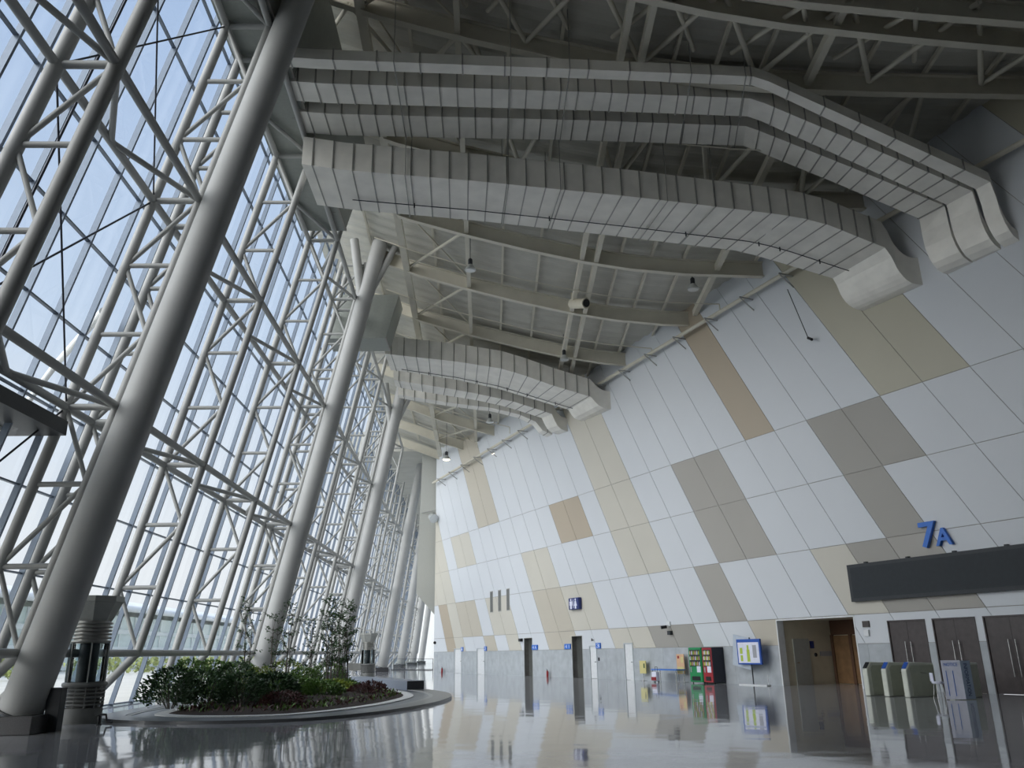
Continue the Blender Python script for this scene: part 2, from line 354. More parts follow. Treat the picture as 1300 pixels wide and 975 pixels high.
# ------------------------------------------------------------------ signs and fittings on the wall
def text_mesh(txt, s0, s1, z0, z1, off, depth, matname, parent=None, name='lettering', pt=W, bold=0.0):
    cu = bpy.data.curves.new(name, 'FONT'); cu.body = txt; cu.extrude = 0.5; cu.offset = bold
    o = bpy.data.objects.new('tmp', cu); COL.objects.link(o)
    dg = bpy.context.evaluated_depsgraph_get(); me = bpy.data.meshes.new_from_object(o.evaluated_get(dg))
    bpy.data.objects.remove(o); bpy.data.curves.remove(cu)
    xs = [v.co.x for v in me.vertices]; ys = [v.co.y for v in me.vertices]
    x0, x1, y0, y1 = min(xs), max(xs), min(ys), max(ys)
    for v in me.vertices:
        a = (v.co.x - x0) / (x1 - x0); b = (v.co.y - y0) / (y1 - y0); e = v.co.z + .5
        v.co = pt(s0 + (s1 - s0) * a, z0 + (z1 - z0) * b, off + depth * e)
    me.materials.clear(); me.materials.append(M[matname])
    ob = bpy.data.objects.new(name, me); COL.objects.link(ob)
    if parent: ob.parent = parent; ob.matrix_parent_inverse = parent.matrix_basis.inverted()
    return ob
o = text_mesh('7', -9.45, -10.2, 5.36, 6.37, .06, .14, 'brightblue', name='numeral', bold=0.02); tag(o, 'large blue raised numeral 7 above the long dark display', 'sign')
o = text_mesh('A', -10.12, -10.84, 5.38, 6.05, .06, .14, 'brightblue', name='letter', bold=0.02); tag(o, 'blue raised letter A right of the numeral 7', 'sign')
led = empty('led_display', W(-9.6, 3.52, .05), 'long charcoal display panel mounted over the dark brown doors', 'display')
d = MB(); wbox(d, -14.6, -5.65, 3.52, 5.07, .03, .24); d.build('housing', 'dark_metal', led)
d = MB(); wbox(d, -14.5, -5.80, 3.66, 4.93, .24, .246); d.build('screen', 'led', led)
for s_ in (-6.6, -8.7, -10.8, -12.9):
    d = MB(); wbox(d, s_ - .06, s_ + .06, 5.07, 5.13, .05, .2); d.build('bracket', 'dark_metal', led)
d = MB(); wbox(d, -6.26, -5.92, 2.47, 2.72, .03, .09); tag(d.build('speaker_box', 'door_brown'), 'small dark square box above the white switch by the opening', 'box')
d = MB(); wbox(d, -6.20, -5.95, 2.10, 2.36, .03, .12); tag(d.build('intercom', 'door_white', bevel=.015), 'small white square box under the dark box by the opening', 'box')
rs = empty('restroom_sign', W(17.77, 4.36, .05), 'square navy restroom sign with two white figures on the wall', 'sign')
d = MB(); wbox(d, 17.12, 18.44, 4.36, 5.13, .03, .30); d.build('panel', 'navy', rs, bevel=.04)
for s_, k in ((18.10, 0), (17.50, 1)):
    d = MB(); d.lathe(W(s_, 5.0, .302), [(.085, 0), (.085, .01)], 14, axis=-WN)
    if k: poly = [(-.07, .48), (.07, .48), (.17, .16), (.08, .16), (.08, -.02), (-.08, -.02), (-.08, .16), (-.17, .16)]
    else: poly = [(-.15, .48), (.15, .48), (.15, .2), (.09, .2), (.09, -.02), (-.09, -.02), (-.09, .2), (-.15, .2)]
    d.prism([W(s_ - a_ * 1.2, 4.43 + b_, .302) for a_, b_ in poly], -WN * .01); d.build('figure', 'paper', rs)
d = MB(); wbox(d, 17.76, 17.82, 4.45, 5.04, .302, .312); d.build('divider', 'paper', rs)
for i, s_ in enumerate((31.45, 29.9, 28.35)):
    d = MB(); wbox(d, s_ - .27, s_ + .27, 4.80, 6.50, .03, .05); q = d.build('wall_slot_grille', 'recess')
    tag(q, ['tall narrow grey wall grille, furthest from the restroom sign', 'tall narrow grey wall grille, middle one of three', 'tall narrow grey wall grille, nearest the restroom sign'][i], 'grille', 'three tall wall grilles')
    d = MB()
    for k in range(4): wbox(d, s_ - .22 + k * .12, s_ - .14 + k * .12, 4.86, 6.44, .05, .065)
    d.build('blade', 'recess_dark', q)
for s0, s1, txt, lab in ((37.3, 37.75, 'i', 'small blue sign by the farthest white door'), (32.4, 32.85, '2', 'small blue sign right of the second far white door'), (23.5, 24.38, '4 A', 'wide blue sign right of the taller far dark recess'), (18.75, 19.55, '4 1', 'wide blue sign left of the nearer dark recess'), (14.95, 15.5, '3', 'small blue sign right of the nearest narrow pale door')):
    r_ = empty('door_sign', W((s0 + s1) / 2, 1.83, .06), lab, 'sign', 'blue door signs')
    d = MB(); wbox(d, s0, s1, 1.83, 2.17, .04, .10); d.build('panel', 'brightblue', r_)
    text_mesh(txt, s1 - (s1 - s0) * .18, s0 + (s1 - s0) * .18, 1.89, 2.11, .10, .008, 'paper', r_, 'lettering')
d = MB(); wbox(d, 25.92, 26.26, 2.44, 2.66, .03, .25); tag(d.build('speaker_box', 'black'), 'small black box left of the taller far dark recess', 'box')
d = MB(); d.lathe(W(44.0, 2.64, .03), [(.12, 0), (.14, .1), (.08, .2)], 14, axis=-WN); tag(d.build('wall_speaker', 'black'), 'small black round speaker at the far end of the wall', 'speaker')
d = MB(); wbox(d, 15.2, 15.3, 1.08, 1.28, .03, .08); tag(d.build('card_reader', 'black'), 'small black reader right of the nearest narrow pale door', 'reader')
d = MB(); d.tube(W(15.85, 2.36, .03), W(15.85, 2.36, .15), .03); d.tube(W(15.85, 2.3, .15), W(15.85, 2.46, .15), .05, .03); tag(d.build('emergency_lamp', 'black'), 'tiny dark lamp above the nearest narrow pale door', 'lamp')
cr = empty('security_camera', W(7.650, 2.9, .03), 'pale bracket with a camera on the dark beige wall panel', 'camera')
d = MB(); wbox(d, 7.500, 7.800, 2.95, 3.2, .03, .10); d.tube(W(7.650, 3.0, .1), W(7.650, 2.92, .4), .03); d.build('bracket', 'door_white', cr)
d = MB(); d.tube(W(7.730, 2.88, .55), W(7.610, 2.92, .25), .09); d.build('camera_body', 'black', cr)
d = MB(); wbox(d, 7.370, 7.630, 2.48, 2.70, .03, .22); tag(d.build('speaker_box', 'dark_metal'), 'small dark box right under the security camera', 'box')
for s_, lab in ((41.75, 'red fire extinguisher standing at the far wall end'), (21.8, 'red fire extinguisher on the floor between the dark recesses')):
    fx = empty('fire_extinguisher', W(s_, 0, .25), lab, 'fire extinguisher', 'fire extinguishers')
    d = MB(); d.lathe(W(s_, 0, .25), [(.08, 0), (.085, .02), (.085, .34), (.05, .40), (.03, .42)], 16); d.build('cylinder', 'red', fx)
    d = MB(); d.tube(W(s_, .42, .25), W(s_, .48, .25), .025); d.beam(W(s_ - .02, .48, .25), W(s_ + .13, .52, .25), .03, .02); d.path([W(s_ + .02, .46, .25), W(s_ + .11, .40, .25), W(s_ + .12, .16, .25)], .02); d.build('valve', 'black', fx)

# leaflet rack, table and posters by the wall
lr = empty('leaflet_rack', W(10.060, 0, .3), 'pale yellow leaflet board on a post by the wainscot', 'board')
d = MB(); wbox(d, 9.760, 10.380, .4, 1.1, .28, .33); d.build('board', 'yellow', lr)
d = MB(); d.tube(W(10.060, 0, .3), W(10.060, .4, .3), .025); d.tube(W(10.060, 0, .3), W(10.060, .02, .3), .2); d.build('post', 'chrome', lr)
d = MB(); wbox(d, 9.860, 9.980, .7, .95, .33, .335); d.build('picture', 'leaf_dark', lr)
pb = empty('poster_board', W(6.500, 0, .3), 'orange and cream poster stand left of the green vending machine', 'poster')
d = MB(); wbox(d, 6.150, 6.800, .42, 1.45, .3, .34); d.build('board', 'orange', pb)
d = MB(); wbox(d, 6.200, 6.750, .45, .8, .34, .345); wbox(d, 6.220, 6.400, 1.0, 1.3, .34, .345); d.build('print', 'yellow', pb)
d = MB(); wbox(d, 6.550, 6.700, 1.22, 1.36, .34, .345); d.build('emblem', 'red', pb)
d = MB(); wbox(d, 6.200, 6.250, 0, .42, .3, .34); wbox(d, 6.700, 6.750, 0, .42, .3, .34); wbox(d, 6.150, 6.800, 0, .03, .12, .52); d.build('stand', 'chrome', pb)
tb = empty('display_table', W(7.050, 0, .7), 'long table with blue cloth top left of the poster stand', 'table')
d = MB(); wbox(d, 5.950, 8.250, .62, .68, .45, 1.05); d.build('tabletop', 'brightblue', tb)
for s_, o_ in ((6.05, .5), (8.15, .5), (6.05, 1.0), (8.15, 1.0)):
    d = MB(); d.tube(W(s_, 0, o_), W(s_, .62, o_), .025); d.build('leg', 'chrome', tb)
bg = empty('trolley_bag', W(7.550, 0, 1.25), 'pale and red wheeled bag in front of the blue table', 'bag')
d = MB(); wbox(d, 7.330, 7.770, .06, .55, 1.15, 1.38); d.build('body', 'paper', bg, bevel=.04)
d = MB(); wbox(d, 7.350, 7.750, .1, .28, 1.38, 1.42); d.build('pocket', 'red', bg)
d = MB(); d.tube(W(7.450, .55, 1.2), W(7.450, .8, 1.2), .012); d.tube(W(7.650, .55, 1.2), W(7.650, .8, 1.2), .012); d.tube(W(7.450, .8, 1.2), W(7.650, .8, 1.2), .012); d.build('handle', 'dark_metal', bg)
for s_ in (7.38, 7.72):
    d = MB(); d.tube(W(s_ - .02, .04, 1.2), W(s_ + .02, .04, 1.2), .04); d.build('wheel', 'black', bg)

# vending machines
def vending(s0, s1, z1, body, front, label):
    v = empty('vending_machine', W((s0 + s1) / 2, 0, .45), label, 'vending machine', 'vending machines')
    d = MB(); wbox(d, s0, s1, .06, z1, .05, .80); d.build('cabinet', body, v, bevel=.015)
    d = MB(); wbox(d, s0 + .03, s1 - .03, .08, z1 - .03, .80, .84); fo = d.build('front_door', front, v)
    d = MB(); wbox(d, s0 + .1, s1 - .1, z1 - .95, z1 - .12, .84, .85); w_ = d.build('display_window', 'led', fo)
    for k in range(3):
        for j in range(6):
            sj = s0 + .17 + (s1 - s0 - .34) * j / 5
            d = MB(); d.lathe(W(sj, z1 - .90 + k * .27, .855), [(.035, 0), (.035, .13), (.015, .18), (.015, .2)], 8); d.build('drink_sample', ['paper', 'orange', 'lime'][(j + k) % 3], fo)
    d = MB(); wbox(d, s0 + .12, s0 + .42, .55, .85, .84, .855); d.build('poster_patch', 'paper', fo)
    d = MB(); wbox(d, s0 + .2, s1 - .2, .15, .35, .84, .86); d.build('delivery_flap', 'black', fo)
    d = MB(); wbox(d, s1 - .22, s1 - .12, .55, .8, .84, .86); d.build('coin_panel', 'chrome', fo)
    for s_ in (s0 + .08, s1 - .08):
        d = MB(); d.tube(W(s_, 0, .7), W(s_, .06, .7), .03); d.build('foot', 'black', v)
    return v
vending(4.02, 5.08, 1.78, 'vgreen', 'vgreen', 'green vending machine standing left of the red one')
vending(3.18, 3.96, 1.78, 'vdark', 'vred', 'red fronted vending machine with black side, right of the green one')

# map stand
ms = empty('map_stand', W(.6, 0, .6), 'blue framed floor plan board on a stand beside the wide opening', 'sign')
d = MB(); wbox(d, -.23, 1.42, .95, 2.12, .58, .68); d.build('frame', 'blue', ms, bevel=.01)
d = MB(); wbox(d, -.13, 1.34, 1.02, 1.97, .68, .685); pp = d.build('sheet', 'paper', ms)
d = MB()
for a_, b_, z0, z1 in ((1.02, 1.20, 1.44, 1.72), (1.02, 1.18, 1.10, 1.38), (.52, .72, 1.08, 1.64), (.57, .69, 1.64, 1.84)): wbox(d, a_, b_, z0, z1, .685, .69)
d.build('plan_block', 'lime', pp)
d = MB(); wbox(d, .04, .30, 1.26, 1.84, .685, .69); d.build('legend', 'sgrey', pp)
d = MB(); d.hexa([W(.75, .69, .50), W(2.15, .93, .40), W(2.15, .93, .38), W(.75, .69, .48), W(.60, 2.15, .50), W(1.92, 2.38, .40), W(1.92, 2.38, .38), W(.60, 2.15, .48)]); d.build('glass_panel', 'frost', ms)
d = MB(); d.tube(W(.62, 0, .54), W(.62, 2.2, .54), .03); d.build('post', 'dark_metal', ms)
d = MB(); wbox(d, -.46, 1.48, 0, .05, .45, .70); d.tube(W(-.42, .05, .57), W(-.42, .5, .57), .015); d.build('base_bar', 'door_white', ms)

# ------------------------------------------------------------------ ticket gates
GD = WN
def gate(p, face, label):
    p = V(p); g = empty('ticket_gate', p, label, 'gate', 'ticket gates')
    L, wd2 = 1.45, 0.11
    prof_ = [(0, 0), (L, 0), (L, 1.10), (.24, 1.16), (0.0, .90)]
    d = MB(); d.prism([p + GD * a_ - WD * wd2 + ZU * b_ for a_, b_ in prof_], WD * 2 * wd2); d.build('body', 'ivory', g, bevel=.04)
    for sgn in (-1, 1):
        d = MB(); pr_ = [(.20, .04), (L - .05, .04), (L - .05, 1.04), (.30, 1.04), (.2, .95)]
        d.prism([p + GD * a_ + WD * sgn * (wd2 + .002) + ZU * b_ for a_, b_ in pr_], WD * sgn * .012); d.build('side_panel', 'gate_side', g)
    d = MB(); a_ = p + GD * .025 + ZU * .94; b_ = p + GD * .215 + ZU * 1.145; nrm = V((-GD.x * .26, -GD.y * .26, .24)).normalized() * .012
    d.hexa([a_ - WD * .085, a_ + WD * .085, b_ + WD * .085, b_ - WD * .085, a_ - WD * .085 + nrm, a_ + WD * .085 + nrm, b_ + WD * .085 + nrm, b_ - WD * .085 + nrm]); d.build('reader_face', face, g)
    d = MB(); d.tube(p + GD * .7 - WD * .1 + ZU * .8, p + GD * .7 - WD * .35 + ZU * .78, .018); d.build('barrier_arm', 'chrome', g)
gate((13.62, 31.30, 0), 'black', 'ivory ticket gate with black top face, left end of the row')
gate((13.98, 30.58, 0), 'blue', 'ivory ticket gate with blue top face, middle of three')
gate((14.36, 29.86, 0), 'blue', 'ivory ticket gate with blue top face, nearest the information stand')
gate((15.42, 28.95, 0), 'blue', 'ivory ticket gate half hidden behind the information stand')

# information stand (two panels meeting at a fold)
st = empty('information_stand', (15.2, 28.0, 0), 'white and blue folded information stand in front of the brown doors', 'sign')
A_, B_, C_ = V((14.86, 28.22, 0)), V((15.40, 28.04, 0)), V((15.78, 28.14, 0))
def quadpanel(a, b, z0, z1, t=.03):
    d = MB(); n = (b - a).cross(ZU).normalized() * t
    d.hexa([a + ZU * z0, b + ZU * z0, b + ZU * z0 - n, a + ZU * z0 - n, a + ZU * z1, b + ZU * z1, b + ZU * z1 - n, a + ZU * z1 - n]); return d
q = quadpanel(A_, B_, .02, 1.22).build('front_panel', 'paper', st)
ax1 = (B_ - A_).normalized(); n1 = ax1.cross(ZU).normalized()
ax2 = (C_ - B_).normalized(); n2 = ax2.cross(ZU).normalized()
def P1(u, z, off=0): return A_ + ax1 * u + ZU * z + n1 * off
def P2(u, z, off=0): return B_ + ax2 * u + ZU * z + n2 * off
q2 = quadpanel(B_, C_, .02, 1.20).build('side_panel', 'tint', st); q2.data.materials.clear(); q2.data.materials.append(mat('stand_pale_blue', (0.42, 0.52, 0.66), .4))
text_mesh('NOTICE', .08, .48, 1.04, 1.14, .002, .004, 'brightblue', q, 'lettering', P1)
d = MB()
for u in (.10, .30): 
    a_ = [P1(u, .12, .002), P1(u + .02, .12, .002), P1(u + .02, .9, .002), P1(u, .9, .002)]; d.prism(a_, n1 * .004)
d.build('blue_rule', 'brightblue', q)
text_mesh('INFORMATION', 0, 1, 0, 1, .002, .004, 'navy', q2, 'lettering', lambda u, z, o_: P2(.12 + .14 * z, 1.12 - 1.0 * u, o_))
stl = empty('side_stool', (14.92, 28.75, 0), 'small white stool with chrome legs left of the information stand', 'stool')
d = MB(); d.lathe((14.92, 28.75, .48), [(.16, 0), (.19, .03), (.17, .07)], 16); d.build('seat', 'paper', stl, bevel=0)
d = MB(); d.beam((14.80, 28.85, .55), (14.80, 28.85, .82), .03, .2); d.build('backrest', 'paper', stl)
for k in range(4):
    t = PI / 4 + k * PI / 2; d = MB(); d.tube((14.92 + .12 * math.cos(t), 28.75 + .12 * math.sin(t), .48), (14.92 + .2 * math.cos(t), 28.75 + .2 * math.sin(t), 0), .014); d.build('leg', 'chrome', stl)

# ------------------------------------------------------------------ facade: columns, trusses, girders, glass
colX = {0: -11.73, 1: -11.72, 2: -11.60, 3: -10.9, 4: -11.3, 5: -11.7, 6: -12.1}
for k in range(0, 7):
    Y = 22.2 + 22.0 * k; l = [.248, .216, .192, .170, .155, .14, .13][k]; x0 = colX[k]
    zt = min(26.5, roofz(x0 + l * 24, Y) + 1.0) if k else 26.5
    r = empty('leaning_column', (x0, Y, 0), ('%s thick leaning round column from the camera along the glass facade' % ORD[k]), 'column', 'leaning columns along the glass')
    d = MB()
    pts = [V((x0 + l * z, Y, z)) for z in (0.42, zt)]
    d.tube(pts[0], pts[1], .52, .46, n=28); d.build('shaft', 'column', r)
    d = MB(); d.box((x0 + .05, Y, .21), (1.55, 1.55, .42)); d.build('plinth', 'plinth', r, bevel=.015)
    d = MB(); d.tube((x0 + l * .40, Y, .42), (x0 + l * .46, Y, .46), .60, n=28); d.build('base_plate', 'dark_metal', r)
    if k in (1, 2):
        zc = zt - 4.2
        d = MB(); d.tube((x0 + l * zc, Y, zc), (x0 + l * zc - .6, Y - .3, zt), .26, n=16); d.build('branch', 'column', r)
        d = MB(); d.tube((x0 + l * zc, Y, zc), (x0 + l * zc + 2.0, Y + .2, zt + .3), .20, n=14); d.build('strut', 'column', r)

TY = [9.0, 16.2, 22.3, 23.9, 29.75, 37.1, 44.3, 45.9, 51.8, 59.1, 66.2, 67.8, 73.8, 81.0, 88.2, 95.5, 102.8, 110.2, 117.5, 124.8, 132.2, 139.5, 147.0]
LV = [1.86 + 2.17 * j for j in range(12)]
XI, XO, XG = -12.4, -13.8, -14.25
def xi(Y, z): return XI + lx(Y) * z
def xo(Y, z): return XO + lx(Y) * z
def xg(Y, z): return XG + lx(Y) * z
def top_j(Y):
    zt = 21.6 if Y < 37 else roofz(-8, Y) + .3
    return max(j for j, z in enumerate(LV) if z <= zt + .3)
for t, Y in enumerate(TY[1:]):
    J = top_j(Y); r = empty('facade_truss', (xo(Y, 0), Y, 0), '%s upright pale tube truss from the camera behind the glass' % ORD[t] if t < 24 else '', 'truss', 'upright trusses behind the glass')
    rc, ri = (.145, .135)
    if t == 0: rc, ri = .19, .19
    zt = LV[J] + .15
    d = MB(); d.tube((xo(Y, 0), Y, 0), (xo(Y, zt), Y, zt), rc, n=14); d.build('outer_chord', 'steel', r)
    d = MB(); d.tube((xi(Y, LV[0]), Y, LV[0]), (xi(Y, zt), Y, zt), ri, n=14); d.lathe((xi(Y, LV[0]), Y, LV[0]), [(.02, -ri), (ri * .7, -ri * .7), (ri, 0), (ri * .7, ri * .7), (.02, ri)], 12); d.tube((xi(Y, LV[0]), Y, LV[0]), (xo(Y, .05) + .15, Y, .05), ri, n=14); d.build('inner_chord', 'steel', r)
    if t < 14:
        for j in range(J + 1):
            d = MB(); d.tube((xo(Y, LV[j]), Y, LV[j]), (xi(Y, LV[j]), Y, LV[j]), .075 if j % 3 else .10, n=8); d.build('strut', 'steel', r)
            if j < J:
                a_, b_ = ((xi, xo) if j % 2 == 0 else (xo, xi))
                d = MB(); d.tube((a_(Y, LV[j]), Y, LV[j]), (b_(Y, LV[j + 1]), Y, LV[j + 1]), .07, n=8); d.build('diagonal', 'steel', r)
    else:
        d = MB()
        for j in range(J + 1):
            d.tube((xo(Y, LV[j]), Y, LV[j]), (xi(Y, LV[j]), Y, LV[j]), .075, n=6)
            if j < J:
                a_, b_ = ((xi, xo) if j % 2 == 0 else (xo, xi)); d.tube((a_(Y, LV[j]), Y, LV[j]), (b_(Y, LV[j + 1]), Y, LV[j + 1]), .07, n=6)
        d.build('web', 'steel', r)
# horizontal girders tying the trusses together
for gi, (j, lab) in enumerate(((0, 'lowest long tubular girder along the glass at head height'), (3, 'second lowest long tubular girder along the glass'), (6, 'third long tubular girder along the glass, high up'), (9, 'topmost long tubular girder under the roof edge'))):
    z = LV[j]; ys = [y for y in TY if top_j(y) >= j]
    r = empty('facade_girder', (xo(9, z), 9, z), lab, 'girder', 'horizontal girders along the glass')
    for nm, fx, rad in (('inner_tube', xi, .115), ('outer_tube', xo, .115)):
        d = MB()
        for a_, b_ in zip(ys, ys[1:]):
            if b_ - a_ < 9: d.tube((fx(a_, z), a_, z), (fx(b_, z), b_, z), rad, n=10)
        d.build(nm, 'steel', r)
    for a_, b_ in zip(ys, ys[1:]):
        if 3 < b_ - a_ < 9 and a_ < 90:
            m_ = (a_ + b_) / 2
            if j: 
                d = MB(); d.tube((xi(a_, z), a_, z), (xo(m_, z), m_, z), .085, n=8); d.tube((xo(m_, z), m_, z), (xi(b_, z), b_, z), .085, n=8); d.build('lacing', 'steel', r)
            else:
                d = MB(); d.tube((xi(a_, z), a_, z), (xo(b_, z), b_, z), .07, n=8); d.build('lacing', 'steel', r)
for i, (za, zb, flip) in enumerate(((LV[0], LV[3], 0), (LV[0], LV[3], 1), (LV[3], LV[6], 0), (LV[3], LV[6], 1), (LV[6], LV[9], 0), (LV[6], LV[9], 1))):
    ya, yb = (16.2, 22.3) if flip else (22.3, 16.2)
    d = MB(); d.tube((xo(ya, za), ya, za), (xo(yb, zb), yb, zb), .028, n=6)
    tag(d.build('tie_rod', 'rod'), 'thin dark rod in the %s third of the nearest braced bay, %s' % (['lowest', 'lowest', 'middle', 'middle', 'upper', 'upper'][i], 'rising right' if flip else 'rising left'), 'rod', 'dark bracing rods')
d = MB(); d.tube((xo(17.5, 9.2) - .1, 17.5, 9.2), (xo(17.5, 20) - .1, 17.5, 20.0), .035, n=6); tag(d.build('tie_rod', 'rod'), 'long dark cable running parallel to the glass in the nearest bay', 'rod')

# glass bays
bays = [y for i, y in enumerate(TY) if not (i and y - TY[i - 1] < 3)]
bays = [y for y in bays if y > 10]
bays = [12.4] + bays + [154.0]
mb = MB(); mb.prism([(xg(0, 0), -20, 0), (xg(0, 26), -20, 26), (xg(0, 26) - .3, -20, 26), (xg(0, 0) - .3, -20, 0)], (0, 32.4, 0)); struct(mb.build('wall_left_light_blocker', 'endwall'))  # solid stretch added out of view, blocks daylight so the near panels darken
for n_, (a_, b_) in enumerate(zip(bays, bays[1:])):
    zt = 24.0 if b_ > 37 else 24.0
    root = empty('window_%d' % (n_ + 1), (xg(a_, 0), a_, 0)); struct(root)
    d = MB(); P = lambda y, z, o_=0: V((xg(y, z) - o_, y, z))
    nz = 1
    d.add([P(a_, 0), P(b_, 0), P(b_, zt), P(a_, zt)], [(0, 1, 2, 3)]); d.build('glass', 'glass', root)
    d = MB(); N = 4
    for i in range(N):
        y = a_ + (b_ - a_) * i / N
        w_ = .075 if i else .09
        A0, A1 = P(y, 0), P(y, zt)
        dirn = (A1 - A0).normalized(); xx = V((0, 1, 0)).cross(dirn).normalized()
        d.box((A0 + A1) / 2 + xx * .05, (.17, w_, (A1 - A0).length), 0, (xx, V((0, 1, 0)), dirn))
    d.build('mullion', 'mullion', root)
    d = MB()
    z = LV[0] + 1.07
    zs = [0.06] + [LV[0] + .0 + 2.17 * k for k in range(11)]
    for z in zs:
        if z < zt: d.beam(P(a_, z, -.03), P(b_, z, -.03), .10, .05)
    d.build('transom', 'mullion', root)
# plenum boxes at the head of the glass
def plenum(y0, y1, z0, z1, xr, lab):
    d = MB(); l = lx((y0 + y1) / 2)
    sec = lambda y: [V((xg(y, z0) + .15, y, z0)), V((xr, y, z0)), V((xr + .26 * (z1 - z0), y, z1)), V((xg(y, z1) + .15, y, z1))]
    A, B = sec(y0), sec(y1)
    d.add(A + B, [(0, 1, 2, 3), (7, 6, 5, 4), (0, 4, 5, 1), (1, 5, 6, 2), (2, 6, 7, 3), (3, 7, 4, 0)])
    o = d.build('air_plenum', 'soffit'); tag(o, lab, 'duct box', 'plenum boxes at the head of the glass')
    j_ = MB(); y = y0 + 1.8
    while y < y1 - .5:
        j_.box(((A[0].x + xr) / 2, y, z0 - .006), (xr - A[0].x - .3, .035, .012)); y += 2.4
    j_.box(((A[0].x + xr) / 2, (y0 + y1) / 2, z0 - .006), (.035, y1 - y0, .012))
    j_.box((xr + .03, (y0 + y1) / 2, z0 + .03), (.08, y1 - y0, .10))
    j_.build('panel_joint', 'seam', o)
plenum(-20, 36.4, 21.55, 25.5, -6.95, 'long grey plenum box above the first glass bays feeding the large ducts')
plenum(47.0, 49.3, 20.0, 22.9, -6.2, 'pale plenum box behind the second column feeding the far ducts')

# ------------------------------------------------------------------ roof
mb = MB()   # corrugated deck
ys = []; y = -20.0
while y < 84: ys.append(y); y += 0.22
xs_f = [0, .04, .09, .14, .2, .26, .33, .40, .5, .62, .8, 1.0]
rows = []
for i, y in enumerate(ys):
    x0 = -10.5; x1 = wallx(y) + .3; ph = i % 4; dz = .07 if ph in (0, 1) else 0.0
    row = []
    for q in xs_f:
        x = x0 + (min(x1, 22) - x0) * q; row.append(V((x, y, roofz(x, y) + 1.10 + dz)))
    row.append(V((max(x1, 22.1), y, roofz(30, y) + 1.10 + dz)))
    rows.append(row)
m_ = len(rows[0]); vs = [p for r_ in rows for p in r_]
mb.add(vs, [(i * m_ + j, i * m_ + j + 1, (i + 1) * m_ + j + 1, (i + 1) * m_ + j) for i in range(len(rows) - 1) for j in range(m_ - 1)])
o = struct(mb.build('ceiling', 'deck'))
mb = MB()
def P3(x, y, dz): return (x, y, roofz(x, y) + dz)
# outer skin of the roof keeping the sky out
oy = [-20, 18, 40, 60, 84]; ox = [-10.6, -8, -4, 0, 5, 12, 22, 45]
vv = [P3(x, y, 1.5) for y in oy for x in ox]; mb.add(vv, [(i * 8 + j, i * 8 + j + 1, (i + 1) * 8 + j + 1, (i + 1) * 8 + j) for i in range(4) for j in range(7)])
mb.hexa([(-15, 82.5, 21.4), (-4.9, 82.5, 21.4), (-4.9, 165, 20), (-15, 165, 20), (-15, 82.5, 23.5), (-4.9, 82.5, 23.5), (-4.9, 165, 20.6), (-15, 165, 20.6)])
struct(mb.build('roof', 'deck'))

def ibeam(mb, pts, h, fw, tf=.05, tw=.03):
    for a_, b_ in zip(pts, pts[1:]):
        a_, b_ = V(a_), V(b_)
        for z0, z1, w_ in ((0, tf, fw), (tf, h - tf, tw), (h - tf, h, fw)):
            d_ = (b_ - a_); s_ = V((-d_.y, d_.x, 0)).normalized() * w_ / 2
            mb.hexa([a_ - s_ + ZU * z0, b_ - s_ + ZU * z0, b_ + s_ + ZU * z0, a_ + s_ + ZU * z0, a_ - s_ + ZU * z1, b_ - s_ + ZU * z1, b_ + s_ + ZU * z1, a_ + s_ + ZU * z1])
BY = [20.0, 21.9, 25.6, 32.9, 38.97, 44.7, 50.76, 57.0, 63.0, 69.2, 75.4, 81.0]
BX = [-9.0, -6.35, -4.07, -2.5, -.98, .6, 2.25, 3.8, 5.21, 7.5, 10.4, 14.55, 20, 34]
for i, y in enumerate(BY):
    xe = wallx(y) - .02
    xl = [x for x in BX if x < xe] + [xe]
    if 36 < y < 47: xl = [x for x in xl if x > -7]
    y0_, k_ = {20.0: (21.25, .07), 21.9: (22.1, .085)}.get(y, (y, 0))
    d = MB(); ibeam(d, [P3(x, y0_ + k_ * max(0, x - 4), 0) for x in xl if x < xe - 1.2] + [P3(xe - 1.15, y0_ + k_ * (xe - 5.2), 0)] if k_ else [P3(x, y, 0) for x in xl], .85, .30)
    o = d.build('roof_beam', 'beam'); tag(o, '%s cream roof girder from the camera, spanning from glass to panelled wall' % ORD[i], 'beam', 'roof girders')
# longitudinal members
def ylong(x, y0, y1, dz, w_, h, name, lab, group='roof purlins'):
    d = MB(); n_ = [y for y in (y0, 18, 30, 39, 48, 57, 66, 75, y1) if y0 <= y <= y1]
    n_ = sorted(set(n_))
    for a_, b_ in zip(n_, n_[1:]): d.beam(P3(x, a_, dz), P3(x, b_, dz), w_, h)
    tag(d.build(name, 'beam'), lab, 'beam', group)
ylong(-4.75, 4, 80, .20, .36, .40, 'edge_beam', 'broad cream lengthwise beam nearest the glass under the roof', None or 'lengthwise roof beams')
ylong(-1.05, 4, 80, .30, .22, .35, 'lengthwise_beam', 'cream lengthwise beam second from the glass under the roof', 'lengthwise roof beams')
ylong(5.0, 4, 55, .25, .22, .40, 'lengthwise_beam', 'cream lengthwise beam at the roof bend, left of a close pair', 'lengthwise roof beams')
ylong(5.75, 4, 55, .25, .22, .40, 'lengthwise_beam', 'cream lengthwise beam at the roof bend, right of a close pair', 'lengthwise roof beams')
ylong(12.1, 4, 44, .45, .26, .34, 'lengthwise_beam', 'cream lengthwise beam near the panelled wall under the roof', 'lengthwise roof beams')
for i, (x, ye) in enumerate(((-6.9, 80), (-3.0, 80), (.9, 72), (2.9, 66), (7.1, 56), (8.7, 52), (10.4, 48), (14.2, 39), (16.6, 34), (19.0, 28), (21.5, 22))):
    ylong(x, 4, ye, .95, .12, .18, 'roof_purlin', '%s slim purlin from the glass, under the corrugated roof' % ORD[i])
